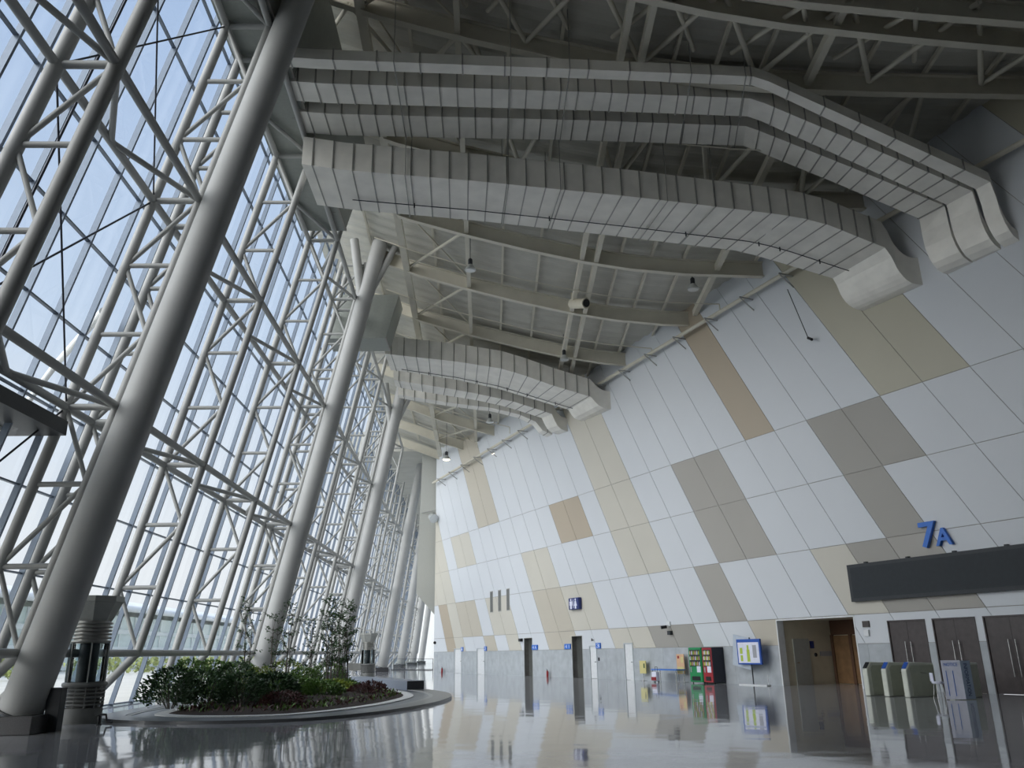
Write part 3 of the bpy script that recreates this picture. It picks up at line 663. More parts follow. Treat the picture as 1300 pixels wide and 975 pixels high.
# diagonal bracing under the deck
nb = 0
def brace(p, q, r_=.07, lab=''):
    global nb
    d = MB(); d.tube(p, q, r_, n=8); tag(d.build('roof_brace', 'beam'), lab, 'brace', 'diagonal roof braces'); nb += 1
for i, (a_, b_) in enumerate(zip(BY, BY[1:])):
    if b_ - a_ > 3.0:
        brace(P3(-4.6, b_ - .1, .35), P3(-1.1, a_ + .1, .35), .085, 'pale diagonal brace by the glass side between the %s and %s roof girders' % (ORD[i], ORD[i + 1]))
        brace(P3(-4.6, a_ + .1, .75), P3(-1.1, b_ - .1, .75), .05, 'darker thin diagonal brace by the glass side between the %s and %s roof girders' % (ORD[i], ORD[i + 1]))
        if b_ < 34:
            x = -.6; k = 0
            while x < 20:
                e_ = 2.15 if a_ > 20 else 3.2
                ya, yb = (a_, b_) if k % 2 == 0 else (b_, a_)
                brace(P3(x, ya, .55), P3(x + e_, yb, .55), .10, 'zigzag brace, %s from the glass between the %s and %s roof girders' % (ORD[k], ORD[i], ORD[i + 1])); x += e_; k += 1
# upright truss struts above the near ducts, tying girders to the deck nodes
k = 0
for y, xsn in ((21.9, (-4.2, -2.2, 1.6, 6.2, 10.6, 14.4)), (25.6, (-5.2, -1.0, 3.6, 8.2, 12.6))):
    for x in xsn:
        d = MB(); zt = roofz(x, y) + .2
        for dx in (-1.5, 1.5):
            d.tube((x, y, zt + .0), (x + dx, y + 3.0, roofz(x + dx, y + 3.0) + .9), .09, n=8)
        tag(d.build('roof_bracket', 'beam'), '%s forked steel bracket in the dark roof above the near ducts' % ORD[k], 'bracket', 'forked roof brackets'); k += 1
# thin pipes running beside the girders
for i, y in enumerate((28.9, 36.0, 41.9, 47.8, 53.9, 60.0, 66.0, 72.0)):
    d = MB(); xe = wallx(y) - .25
    xl = [x for x in BX if -7 < x < xe] + [xe]
    d.path([P3(x, y, -.05) for x in xl] + [P3(xe, y, -.6)], .03, n=6)
    tag(d.build('sprinkler_pipe', 'beam'), '%s thin pipe from the camera running across below the roof' % ORD[i], 'pipe', 'thin pipes under the roof')

# pipe along the head of the panelled wall
wp = empty('wall_pipe', W(20, 18.6, .4), 'pale pipe along the top of the panelled wall', 'pipe')
pz = lambda s_: 19.55 - .0345 * (s_ + 5) if s_ > -5 else 19.55
d = MB(); d.path([W(s_, pz(s_), .45) for s_ in (-70, -20, -5, 5, 15, 25, 35, 44.2)], .11, n=10); d.build('pipe', 'beam', wp)
s_ = -22.0
while s_ < 44:
    d = MB(); z = pz(s_)
    if s_ < -9: s_ += 2.9; continue
    d.beam(W(s_, z - .14, .03), W(s_, z - .14, .95), .06, .06); d.beam(W(s_, z - .75, .05), W(s_, z - .2, .9), .05, .05); d.build('bracket', 'steel', wp); s_ += 2.9

# ------------------------------------------------------------------ ducts
def lerp(a, b, t): return a + (b - a) * t
def duct(name, st, label, rib=.76, h=1.2, group='large air ducts', ribmat=1):
    # st: list of (near bottom point, far bottom point, height)
    d = MB(); S = []
    for a, b, hh in st:
        a, b = V(a), V(b); q = [a, b, b + ZU * hh, a + ZU * hh]
        if S:
            L0 = (S[-1][0] - a).length; k_ = max(1, int(L0 / 1.2)); p_ = S[-1]
            for i_ in range(1, k_): S.append([lerp(p_[j], q[j], i_ / k_) for j in range(4)])
        S.append(q)
    # centre-line based rounding in the bends is supplied by the stations themselves
    n = len(S); vs = [p for q in S for p in q]
    fs = [(i * 4 + j, i * 4 + (j + 1) % 4, (i + 1) * 4 + (j + 1) % 4, (i + 1) * 4 + j) for i in range(n - 1) for j in range(4)]
    d.add(vs, fs); d.add(S[0], [(3, 2, 1, 0)]); d.add(S[-1], [(0, 1, 2, 3)])
    o = d.build('air_duct', 'duct'); tag(o, label, 'duct', group)
    r = MB(); acc = 0.4
    for i in range(n - 1):
        A, B = S[i], S[i + 1]; L = ((A[0] + A[1]) / 2 - (B[0] + B[1]) / 2).length
        if L < .6 or A[0].z - B[0].z > .62 * L: continue
        p = acc
        while p < L:
            t = p / L; c = [lerp(A[j], B[j], t) for j in range(4)]; ctr = sum(c, V()) / 4; dr = (sum(B, V()) / 4 - sum(A, V()) / 4).normalized() * .026
            e_ = .045
            ou = [q + ((q - ctr).normalized() * e_) for q in c]; inn = [q - (q - ctr).normalized() * .01 for q in c]
            for j in range(4):
                k_ = (j + 1) % 4
                r.hexa([inn[j] - dr, inn[k_] - dr, inn[k_] + dr, inn[j] + dr, ou[j] - dr, ou[k_] - dr, ou[k_] + dr, ou[j] + dr])
            p += rib
        acc = p - L
    if r.v: r.build('duct_rib', 'duct_rib', o)
    return o
def mid(a, b, t): return tuple(a[i] + (b[i] - a[i]) * t for i in range(3))
DN = [(-7.2, 28.1, 19.95), (-5.5, 28.3, 19.8), (-.4, 28.75, 19.6), (6.2, 29.35, 19.22), (12.2, 30.0, 18.8), (13.2, 30.12, 18.68), (14.3, 30.3, 18.48), (16.84, 30.85, 17.70), (17.07, 30.9, 17.29), (17.24, 30.95, 16.83), (17.34, 30.95, 16.60), (17.46, 30.95, 16.40), (17.60, 30.95, 16.23), (17.78, 30.95, 16.10), (18.0, 30.95, 16.04), (18.35, 30.95, 16.02)]
DF = [(-7.2, 31.2, 19.95), (-5.6, 31.35, 19.8), (-.5, 31.9, 19.6), (5.7, 32.6, 19.22), (11.2, 33.2, 18.8), (12.1, 33.3, 18.62), (13.0, 33.4, 18.38), (15.73, 33.7, 17.64), (15.88, 33.73, 17.32), (16.0, 33.75, 16.87), (16.09, 33.75, 16.66), (16.19, 33.75, 16.48), (16.32, 33.75, 16.32), (16.49, 33.75, 16.19), (16.7, 33.75, 16.09), (17.05, 33.75, 16.03)]
duct('D', [(a, b, 1.25) for a, b in zip(DN, DF)], 'widest single galvanised duct crossing from the glass to the panelled wall')
# triple ducts, nearest the camera
N0 = [(-7.2, 23.8, 21.45), (-5.9, 23.86, 21.4), (4.0, 24.35, 21.4), (9.7, 24.66, 21.4), (10.3, 24.75, 21.25), (14.6, 25.85, 19.95), (19.25, 27.0, 18.5), (19.38, 27.05, 17.85), (19.46, 27.1, 17.2), (19.54, 27.1, 16.8), (19.64, 27.1, 16.48), (19.78, 27.12, 16.24), (19.98, 27.15, 16.07), (20.4, 27.3, 15.98)]
F0 = [(-7.2, 28.2, 21.45), (-5.9, 28.3, 21.4), (4.0, 28.6, 21.4), (10.6, 28.95, 21.4), (11.1, 29.0, 21.22), (14.3, 29.4, 20.0), (17.9, 29.75, 18.45), (17.9, 29.8, 17.8), (17.92, 29.8, 17.15), (18.0, 29.8, 16.72), (18.1, 29.8, 16.45), (18.24, 29.82, 16.22), (18.45, 29.85, 16.05), (18.95, 29.9, 15.96)]
for t0, t1, hh, lab in ((0.0, .115, .42, 'narrowest galvanised duct, nearest the camera of the three side by side'), (.29, .545, .62, 'middle galvanised duct of the three side by side near the camera'), (.69, 1.0, .62, 'galvanised duct furthest from the camera of the three side by side')):
    tt = lambda i: (t0, t1) if i < 5 else (lerp(t0, {0.0: 0.0, .29: .24, .69: .63}[t0], min(1, (i - 4) / 2)), lerp(t1, {.115: .19, .545: .60, 1.0: 1.0}[t1], min(1, (i - 4) / 2)))
    duct('T', [(mid(N0[i], F0[i], tt(i)[0]), mid(N0[i], F0[i], tt(i)[1]), hh) for i in range(len(N0))], lab, rib=.64 if t0 else 1.5)
EN = [(-6.6, 50.1, 20.15), (-5.8, 50.3, 20.1), (-2.0, 50.75, 19.8), (.9, 51.2, 19.46), (2.4, 51.4, 19.05), (4.35, 51.8, 18.45), (6.9, 52.3, 17.8), (7.15, 52.35, 17.5), (7.4, 52.4, 17.25), (7.75, 52.5, 17.08), (8.35, 52.6, 17.0)]
EF = [(-6.6, 53.4, 20.15), (-5.8, 53.5, 20.1), (-2.2, 54.3, 19.75), (.7, 55.2, 19.35), (1.9, 55.3, 19.0), (3.3, 55.45, 18.6), (5.7, 55.65, 17.9), (5.9, 55.7, 17.55), (6.1, 55.73, 17.3), (6.4, 55.78, 17.15), (6.8, 55.83, 17.1)]
duct('E', [(a, b, 1.25) for a, b in zip(EN, EF)], 'galvanised duct of the far group nearest the camera, widest of the far ones', rib=.8)
FN = [(-6.6, 55.0, 20.0), (-5.8, 55.2, 19.9), (-2.8, 55.7, 19.55), (-.7, 56.05, 19.24), (1.9, 56.6, 18.8), (4.65, 57.3, 18.07), (4.85, 57.4, 17.6), (5.05, 57.5, 17.25), (5.35, 57.65, 17.0), (5.85, 57.86, 16.88)]
FF = [(-6.6, 56.6, 20.0), (-5.75, 56.9, 19.9), (-3.0, 57.2, 19.5), (-.9, 57.4, 19.2), (1.4, 57.9, 18.8), (4.0, 58.5, 18.1), (4.2, 58.6, 17.65), (4.4, 58.7, 17.3), (4.7, 58.85, 17.1), (5.2, 59.1, 17.0)]
duct('F', [(a, b, 1.0) for a, b in zip(FN, FF)], 'galvanised duct of the far group, second from the camera', rib=.8)
GN = [(-6.6, 58.3, 19.95), (-5.4, 58.6, 19.8), (-2.5, 58.9, 19.4), (.35, 59.2, 19.1), (2.4, 59.3, 18.6), (3.6, 59.5, 18.1), (4.1, 59.7, 17.5), (5.1, 60.0, 17.1)]
GF = [(-6.6, 59.2, 19.95), (-5.45, 59.5, 19.8), (-2.6, 59.8, 19.4), (.3, 60.1, 19.1), (2.3, 60.2, 18.6), (3.4, 60.4, 18.1), (3.9, 60.6, 17.5), (4.7, 60.8, 17.1)]
duct('G', [(a, b, .8) for a, b in zip(GN, GF)], 'narrow galvanised duct of the far group, furthest from the camera', rib=.8)
# thin pipe with drops under the wide ducts
def under(pts, lab):
    d = MB(); d.path(pts, .022, n=6)
    for a, b in zip(pts, pts[1:]):
        m_ = (V(a) + V(b)) / 2; d.tube(m_ - ZU * .12, m_ + ZU * .12, .03, n=6)
    tag(d.build('sprinkler_pipe', 'dark_metal'), lab, 'pipe', 'thin dark pipes under the ducts')
under([tuple(lerp(V(a), V(b), .68) - ZU * .09) for a, b in zip(DN[1:8], DF[1:8])], 'thin dark pipe under the widest single duct')
under([tuple(lerp(V(a), V(b), .8) - ZU * .09) for a, b in zip(EN[1:7], EF[1:7])], 'thin dark pipe under the widest far duct')
# hanger rods of the ducts
k = 0
for (N_, F_, hh) in ((DN, DF, 1.25), (N0, F0, .62)):
    for x in (-3.2, .9, 3.0, 7.4, 9.4):
        i = max(j for j, p in enumerate(N_) if p[0] <= x); t = (x - N_[i][0]) / (N_[i + 1][0] - N_[i][0])
        a = lerp(V(N_[i]), V(N_[i + 1]), t); b = lerp(V(F_[i]), V(F_[i + 1]), t)
        d = MB()
        for q in (a - V((0, .06, 0)), b + V((0, .06, 0))): d.tube(q - ZU * .06, (q.x, q.y, roofz(q.x, q.y) + 1.1), .016, n=6)
        d.tube(a - V((0, .1, .06)), b + V((0, .1, -.06)), .022, n=6)
        tag(d.build('duct_hanger', 'duct_rib'), '%s thin steel hanger from the glass holding %s' % (ORD[k % 5], 'the widest single duct' if k < 5 else 'the three ducts side by side'), 'hanger', 'duct hangers'); k += 1

# ------------------------------------------------------------------ lamps under the roof
def bay_lamp(p, lab, lit=False, s=1.0):
    p = V(p); r = empty('bay_lamp', p, lab, 'lamp', 'bay lamps under the roof')
    d = MB(); d.lathe(p, [(.30 * s, 0), (.29 * s, .05), (.20 * s, .22 * s), (.12 * s, .32 * s)], 20); d.build('reflector', 'reflector', r)
    d = MB(); d.lathe(p + ZU * .32 * s, [(.12 * s, 0), (.12 * s, .3), (.07, .36)], 14); d.build('ballast', 'dark_metal', r)
    d = MB(); d.tube(p + ZU * .6 * s, (p.x, p.y, roofz(p.x, p.y) + 1.1), .018, n=6); d.build('stem', 'dark_metal', r)
    d = MB(); d.lathe(p - ZU * .03, [(.24 * s, 0), (.25 * s, .025)], 18); d.build('lens', 'bulb' if lit else 'reflector', r)
bay_lamp((10.9, 39.5, 19.75), 'bay lamp hanging under the nearest girder close to the panelled wall')
bay_lamp((4.95, 49.7, 19.5), 'bay lamp hanging in the middle, above the widest far duct')
bay_lamp((-.87, 39.7, 21.0), 'bay lamp hanging near the lengthwise beam on the glass side')
bay_lamp((.17, 61.4, 18.6), 'dark bay lamp hanging beyond the far ducts')
bay_lamp((.6, 69.5, 18.0), 'lit bay lamp by the wall beyond the far ducts', True, .9)
bay_lamp((-3.7, 72.0, 18.1), 'lit bay lamp furthest away near the end bulkhead', True, 1.2)
sp = empty('ceiling_spotlight', (5.1, 43.4, 20.6), 'cream cylinder spotlight clamped to the close pair of roof beams', 'spotlight')
d = MB(); d.tube((4.9, 43.6, 20.75), (5.6, 42.6, 20.35), .28, .30, n=20); d.build('housing', 'cream_part', sp)
d = MB(); d.tube((5.55, 42.67, 20.38), (5.62, 42.57, 20.34), .23, n=18); d.build('lens', 'black', sp)
d = MB(); d.beam((5.0, 43.5, 20.8), (5.0, 43.5, 21.4), .3, .08); d.tube((5.0, 43.5, 21.1), (5.3, 43.5, 21.6), .1); d.build('yoke', 'cream_part', sp)
fl = empty('wall_floodlight', (-5.6, 81.2, 14.6), 'white floodlight on an arm at the end bulkhead', 'floodlight')
d = MB(); d.tube((-5.6, 81.2, 14.5), (-5.3, 80.7, 14.2), .32, .45, n=16); d.build('head', 'reflector', fl); 
d = MB(); d.tube((-5.5, 82.0, 15.0), (-5.6, 81.2, 14.7), .05); d.tube((-6.6, 81.9, 15.0), (-5.2, 81.6, 15.2), .05); d.build('arm', 'steel', fl)
# small camera on a drop rod by the wide duct
sc_ = empty('drop_camera', W(-5.4, 15.7, .3), 'small dark camera hanging on a thin rod below the wide duct', 'camera')
d = MB(); d.tube(W(-4.6, 18.6, .5), W(-5.3, 15.8, .3), .02, n=6); d.build('rod', 'dark_metal', sc_)
d = MB(); d.tube(W(-5.3, 15.8, .3), W(-5.6, 15.6, .4), .07); d.build('camera_body', 'black', sc_)

# ------------------------------------------------------------------ end of the hall
mb = MB()
mb.prism([(-5.2, 82, 5.2), (-5.2, 82, 22.5), (-6.6, 82, 22.5), (-6.75, 82, 17), (-7.0, 82, 7.2)], (0, 1.2, 0)); struct(mb.build('wall_end', 'endwall'))
mb = MB(); mb.hexa([(-5.25, 83.2, 0), (-4.9, 83.2, 0), (-4.9, 165, 0), (-5.25, 165, 0), (-5.25, 83.2, 22), (-4.9, 83.2, 22), (-4.9, 165, 22), (-5.25, 165, 22)]); struct(mb.build('wall_corridor', 'white'))
mb = MB(); mb.hexa([(-15, 160, 0), (-5, 160, 0), (-5, 160.4, 0), (-15, 160.4, 0), (-15, 160, 21), (-5, 160, 21), (-5, 160.4, 21), (-15, 160.4, 21)]); struct(mb.build('wall_far', 'far_white'))
mb = MB(); mb.hexa([(-15, -20.4, 0), (46, -20.4, 0), (46, -20, 0), (-15, -20, 0), (-15, -20.4, 27), (46, -20.4, 27), (46, -20, 27), (-15, -20, 27)]); struct(mb.build('wall_back', 'endwall'))
rl = empty('glass_railing', (-9, 96, 0), 'low glass railing with dark rail at the far end of the hall', 'railing')
d = MB(); d.beam((-10.9, 97, .05), (-6.0, 93, .05), .06, .08); d.beam((-10.9, 97, 1.15), (-6.0, 93, 1.15), .04, .04); d.build('rail', 'dark_metal', rl)
d = MB(); d.beam((-10.9, 97, .6), (-6.0, 93, .6), .02, 1.0); d.build('pane', 'glass', rl)
for k in range(4):
    t = k / 3; d = MB(); p = V((lerp(-10.9, -6.0, t), lerp(97, 93, t), 0)); d.tube(p, p + ZU * 1.15, .03); d.build('post', 'dark_metal', rl)

# ------------------------------------------------------------------ diffuser towers
def tower(x, y, lab, s=1.0):
    r = empty('air_diffuser_tower', (x, y, 0), lab, 'air diffuser', 'air diffuser towers'); c = V((x, y, 0))
    q = lambda prof: [(a * s * .88, b * s) for a, b in prof]
    d = MB(); d.lathe(c, q([(.62, 0), (.62, .36), (.60, .40)]), 24); d.build('base', 'recess_dark', r)
    d = MB()
    for k in range(5): d.lathe(c, q([(.61, .46 + k * .10), (.63, .47 + k * .10), (.63, .51 + k * .10), (.61, .52 + k * .10)]), 24)
    d.lathe(c, q([(.46, .40), (.46, .95)]), 20)
    for k in range(12):
        t = 2 * PI * k / 12; d.tube(c + V((.53 * s * math.cos(t), .53 * s * math.sin(t), .4 * s)), c + V((.53 * s * math.cos(t), .53 * s * math.sin(t), .95 * s)), .022)
    d.build('lower_louvre', 'recess_dark', r)
    d = MB(); d.lathe(c, q([(.62, .95), (.67, .98), (.67, 1.05), (.62, 1.08)]), 24); d.build('ring', 'recess_dark', r)
    d = MB(); d.lathe(c, q([(.60, 1.08), (.60, 2.12)]), 24); d.build('glass_drum', 'clear', r)
    d = MB(); d.lathe(c, q([(.30, 1.08), (.30, 2.12)]), 16); d.build('inner_pipe', 'dark_metal', r)
    d = MB()
    for k in range(6):
        t = 2 * PI * k / 6; d.tube(c + V((.54 * s * math.cos(t), .54 * s * math.sin(t), 1.05 * s)), c + V((.54 * s * math.cos(t), .54 * s * math.sin(t), 2.14 * s)), .02)
    d.build('glazing_bar', 'recess', r)
    d = MB()
    for k in range(6): d.lathe(c, q([(.58, 2.14 + k * .1), (.61, 2.15 + k * .1), (.61, 2.19 + k * .1), (.58, 2.2 + k * .1)]), 24)
    d.lathe(c, q([(.50, 2.12), (.50, 2.75)]), 20)
    d.build('upper_louvre', 'duct_rib', r)
    d = MB(); d.lathe(c, q([(.56, 2.74), (.60, 2.80), (.82, 3.24), (.86, 3.27), (.86, 3.42), (.80, 3.42)]), 8, smooth=False); d.build('flared_cap', 'recess', r)
tower(-11.45, 25.1, 'glazed air diffuser tower with flared cap beside the first leaning column')
tower(-9.25, 66.5, 'glazed air diffuser tower far away behind the granite bench', .95)
d = MB(); d.box((-10.85, 22.35, .5), (.34, .30, 1.0)); d.box((-10.85, 22.35, 1.01), (.36, .32, .03)); tag(d.build('dark_bollard', 'dark_metal', bevel=.01), 'dark square bollard in front of the glazed tower', 'bollard')
tp = empty('floor_tap', (-10.58, 24.3, 0), 'small dark floor tap right of the glazed tower', 'tap')
d = MB(); d.tube((-10.58, 24.3, 0), (-10.58, 24.3, .26), .03); d.tube((-10.58, 24.3, .0), (-10.58, 24.3, .02), .09); d.build('riser', 'black', tp)
d = MB(); d.tube((-10.70, 24.3, .26), (-10.38, 24.25, .26), .03); d.tube((-10.38, 24.25, .26), (-10.33, 24.22, .08), .025); d.tube((-10.33, 24.22, .08), (-10.18, 24.2, .06), .03); d.build('spout', 'black', tp)

# ------------------------------------------------------------------ waiting seats far away
for k, (x, y) in enumerate(((-11.75, 74.6), (-11.25, 74.3), (-10.75, 74.0), (-9.75, 73.4))):
    r = empty('waiting_chair', (x, y, 0), ['far waiting chair, leftmost beside the distant tower', 'far waiting chair, second from left beside the distant tower', 'far waiting chair, third from left beside the distant tower', 'far waiting chair, alone right of the distant tower'][k], 'chair', 'far waiting chairs')
    d = MB(); d.box((x, y, .43), (.44, .45, .06)); d.build('seat', 'seat_grey', r)
    d = MB(); d.beam((x, y - .2, .46), (x, y - .32, 1.0), .44, .05); d.build('backrest', 'seat_grey', r)
    for a, b in ((-.18, -.18), (.18, -.18), (-.18, .18), (.18, .18)):
        d = MB(); d.tube((x + a, y + b, 0), (x + a, y + b, .42), .02, n=6); d.build('leg', 'chrome', r)

# ------------------------------------------------------------------ planter
def smooth_loop(pts, n=8):
    out = []; m_ = len(pts)
    for i in range(m_):
        p0, p1, p2, p3 = [V((*pts[(i + k) % m_], 0)) for k in (-1, 0, 1, 2)]
        for j in range(n):
            t = j / n
            out.append(.5 * ((2 * p1) + (p2 - p0) * t + (2 * p0 - 5 * p1 + 4 * p2 - p3) * t * t + (3 * p1 - p0 - 3 * p2 + p3) * t ** 3))
    return out
OUT = smooth_loop([(-11.7, 27.0), (-10.9, 25.4), (-9.3, 24.2), (-7.2, 23.75), (-5.3, 24.1), (-4.0, 25.3), (-2.9, 27.4), (-1.95, 30.6), (-1.5, 35.0), (-2.1, 39.2), (-3.4, 42.8), (-5.2, 46.2), (-7.6, 49.0), (-9.8, 50.0), (-11.4, 46.0), (-11.9, 38.0), (-12.0, 31.0)])
def inset(loop, dist):
    n = len(loop); res = []
    for i in range(n):
        t = (loop[(i + 1) % n] - loop[i - 1]).normalized(); nr = V((-t.y, t.x, 0)); res.append(loop[i] + nr * dist)
    return res
def ring(mb, A, B, z0, z1):
    n = len(A)
    for i in range(n):
        j = (i + 1) % n
        mb.hexa([A[i] + ZU * z0, A[j] + ZU * z0, B[j] + ZU * z0, B[i] + ZU * z0, A[i] + ZU * z1, A[j] + ZU * z1, B[j] + ZU * z1, B[i] + ZU * z1])
LP = [OUT] + [inset(OUT, q) for q in (.75, .92, 1.55, 1.95)]
pl = empty('planter_bed', (-7, 35, 0), 'curved planting bed with grey granite kerb on the polished floor', 'planter')
for (a, b, z, m_, nm) in ((0, 1, .085, 'kerb', 'kerb'), (1, 2, .075, 'stone', 'pale_strip'), (2, 3, .06, 'slate', 'slate_band'), (3, 4, .09, 'pebble', 'pebble_strip')):
    d = MB(); ring(d, LP[a], LP[b], 0.0, z); d.build(nm, m_, pl)
d = MB(); n = len(OUT); ctr = V((-7.6, 35.5, .30)); rg = [LP[4], inset(OUT, 3.0)]
vs = [p + ZU * .09 for p in LP[4]] + [lerp(p, ctr, .45) + ZU * .24 for p in LP[4]] + [ctr]
vs = [V((p.x, p.y, min(p.z, .33))) for p in vs]
d.add(vs, [(i, (i + 1) % n, n + (i + 1) % n, n + i) for i in range(n)] + [(n + i, n + (i + 1) % n, 2 * n) for i in range(n)], 0, True); d.build('soil', 'soil', pl)
bn = empty('granite_bench', (-5.6, 46.8, 0), 'long low grey granite bench block behind the planting', 'bench')
a, b = V((-3.6, 41.7, 0)), V((-7.9, 52.0, 0)); ax = (b - a).normalized(); sd = V((ax.y, -ax.x, 0))
d = MB(); m_ = (a + b) / 2 + sd * .1; d.box(m_ + ZU * .24, ((b - a).length, .85, .46), 0, (ax, sd, ZU)); d.build('block', 'bench', bn, bevel=.01)
d = MB(); d.box(a + sd * .1 - ax * .012 + ZU * .24, (.02, .83, .45), 0, (ax, sd, ZU)); d.build('end_slab', 'dark_metal', bn)
# stone lantern
ln = empty('stone_lantern', (-9.35, 37.6, .25), 'small pale stone lantern among the shrubs', 'lantern'); c = V((-9.35, 37.6, .2))
d = MB(); d.lathe(c, [(.34, 0), (.34, .2), (.2, .3), (.14, .34)], 6, smooth=False); d.build('base', 'stone', ln)
d = MB(); d.lathe(c + ZU * .34, [(.14, 0), (.12, .15), (.14, .25)], 10); d.build('shaft', 'stone', ln)
d = MB(); d.lathe(c + ZU * .59, [(.28, 0), (.26, .06), (.19, .07), (.19, .30), (.22, .31)], 6, smooth=False); d.build('fire_box', 'stone', ln)
d = MB(); d.lathe(c + ZU * .88, [(.46, 0), (.44, .04), (.2, .14), (.07, .17), (.07, .24), (.02, .29)], 6, smooth=False); d.build('roof_cap', 'stone', ln)

def leaf(mb, p, dirn, L, w_, mi=0):
    dirn = dirn.normalized(); s_ = dirn.cross(V((random.uniform(-1, 1), random.uniform(-1, 1), random.uniform(-.2, 1)))).normalized(); up = s_.cross(dirn)
    mb.add([p, p + dirn * L * .5 + s_ * w_ + up * .1 * L, p + dirn * L - up * .08 * L, p + dirn * L * .5 - s_ * w_ + up * .1 * L], [(0, 1, 2, 3)], mi)
def shrub(x, y, z0, rx, h, nleaf, m_, L, lab, grp='planter shrubs'):
    r = empty('leafy_shrub', (x, y, z0), lab, 'shrub', grp); st_, fo = MB(), MB()
    nst = 9
    for k in range(nst):
        t = 2 * PI * (k + random.random() * .6) / nst; rr = rx * random.uniform(.35, .8); top = V((x + rr * math.cos(t), y + rr * math.sin(t), z0 + h * random.uniform(.55, .95)))
        st_.tube((x + .1 * math.cos(t), y + .1 * math.sin(t), z0), top, .018, .007, n=5)
    for k in range(nleaf):
        t = random.uniform(0, 2 * PI); u = random.uniform(-.25, 1); rr = rx * math.sqrt(max(0, 1 - max(u, 0) ** 2.2)) * random.uniform(.55, 1.05)
        p = V((x + rr * math.cos(t), y + rr * math.sin(t), z0 + h * (.28 + .68 * max(u, -.25)) + random.uniform(-.05, .06)))
        dr = V((math.cos(t) * random.uniform(.2, 1), math.sin(t) * random.uniform(.2, 1), random.uniform(-.2, .9))); leaf(fo, p, dr, L * random.uniform(.7, 1.3), L * .22)
    st_.build('stem', 'bark', r); fo.build('foliage', m_, r)
SH = [(-10.0, 27.9, .95, 1.20, 900, 'leaf_dark', .17, 'feathery dark green shrub at the left tip of the bed'),
      (-9.2, 28.6, 1.0, 1.1, 900, 'leaf_dark', .16, 'dark green shrub second from the left tip'),
      (-10.3, 30.4, 1.0, 1.45, 800, 'leaf_mid', .16, 'mid green shrub close to the glass at the left end'),
      (-8.0, 28.6, .8, 1.0, 800, 'leaf_dark', .15, 'rounded dark shrub in the front row, left of centre'),
      (-9.0, 31.2, 1.0, 1.3, 800, 'leaf_dark', .16, 'dark shrub in the second row behind the rounded one'),
      (-7.4, 30.2, .85, .95, 800, 'leaf_dark', .2, 'broad leaved dark shrub in the middle of the front'),
      (-10.6, 33.6, 1.1, 1.4, 700, 'leaf_mid', .17, 'mid green shrub by the glass behind the middle'),
      (-8.8, 33.8, .9, 1.1, 700, 'leaf_yellow', .15, 'yellow green shrub left of the stone lantern'),
      (-7.4, 33.2, .9, .8, 800, 'leaf_mid', .16, 'low mid green shrub before the stone lantern'),
      (-6.2, 32.6, .8, .6, 700, 'leaf_mid', .16, 'low bright green tuft in front of the lantern'),
      (-10.6, 37.0, 1.1, 1.3, 700, 'leaf_mid', .17, 'mid green shrub by the glass left of the lantern'),
      (-7.9, 37.4, .9, 1.0, 700, 'leaf_mid', .16, 'mid green shrub right of the stone lantern'),
      (-6.4, 35.8, .9, .5, 800, 'leaf_yellow', .16, 'low yellow green shrub at the right front'),
      (-9.4, 40.8, 1.1, 1.3, 700, 'leaf_yellow', .16, 'yellow green shrub behind the stone lantern'),
      (-7.6, 41.2, 1.0, 1.15, 700, 'leaf_mid', .16, 'mid green shrub between the two groups of slender trees'),
      (-6.4, 38.6, .8, .45, 500, 'leaf_mid', .16, 'low green shrub before the granite bench'),
      (-5.0, 37.4, .6, .4, 500, 'leaf_red', .13, 'small wine red shrub at the right end of the bed'),
      (-5.0, 34.6, .6, .35, 400, 'leaf_red', .12, 'flat wine red ground plant along the front edge'),
      (-6.6, 28.3, .7, .4, 500, 'leaf_red', .12, 'low wine red plant at the front left of the kerb')]
for (x, y, rx, h, nl, m_, L, lab) in SH: shrub(x, y, .18, rx, h, int(nl * 1.5), m_, L * .82, lab)
def ground_pt():
    while True:
        i = random.randrange(len(LP[4])); t = random.uniform(.05, .6); p = lerp(LP[4][i], ctr, t)
        return V((p.x, p.y, .12 + .16 * t))
for nm, m_, n_, lab in (('ground_cover', 'leaf_red', 1500, 'wine red low ground cover over the dark soil'), ('grass_tuft_cover', 'leaf_mid', 1600, 'short green grassy cover between the shrubs')):
    d = MB()
    for k in range(n_):
        p = ground_pt(); leaf(d, p, V((random.uniform(-1, 1), random.uniform(-1, 1), random.uniform(.2, 1.4))), random.uniform(.10, .24), .03)
    o = d.build(nm, m_); tag(o, lab, 'ground cover', kind='stuff')
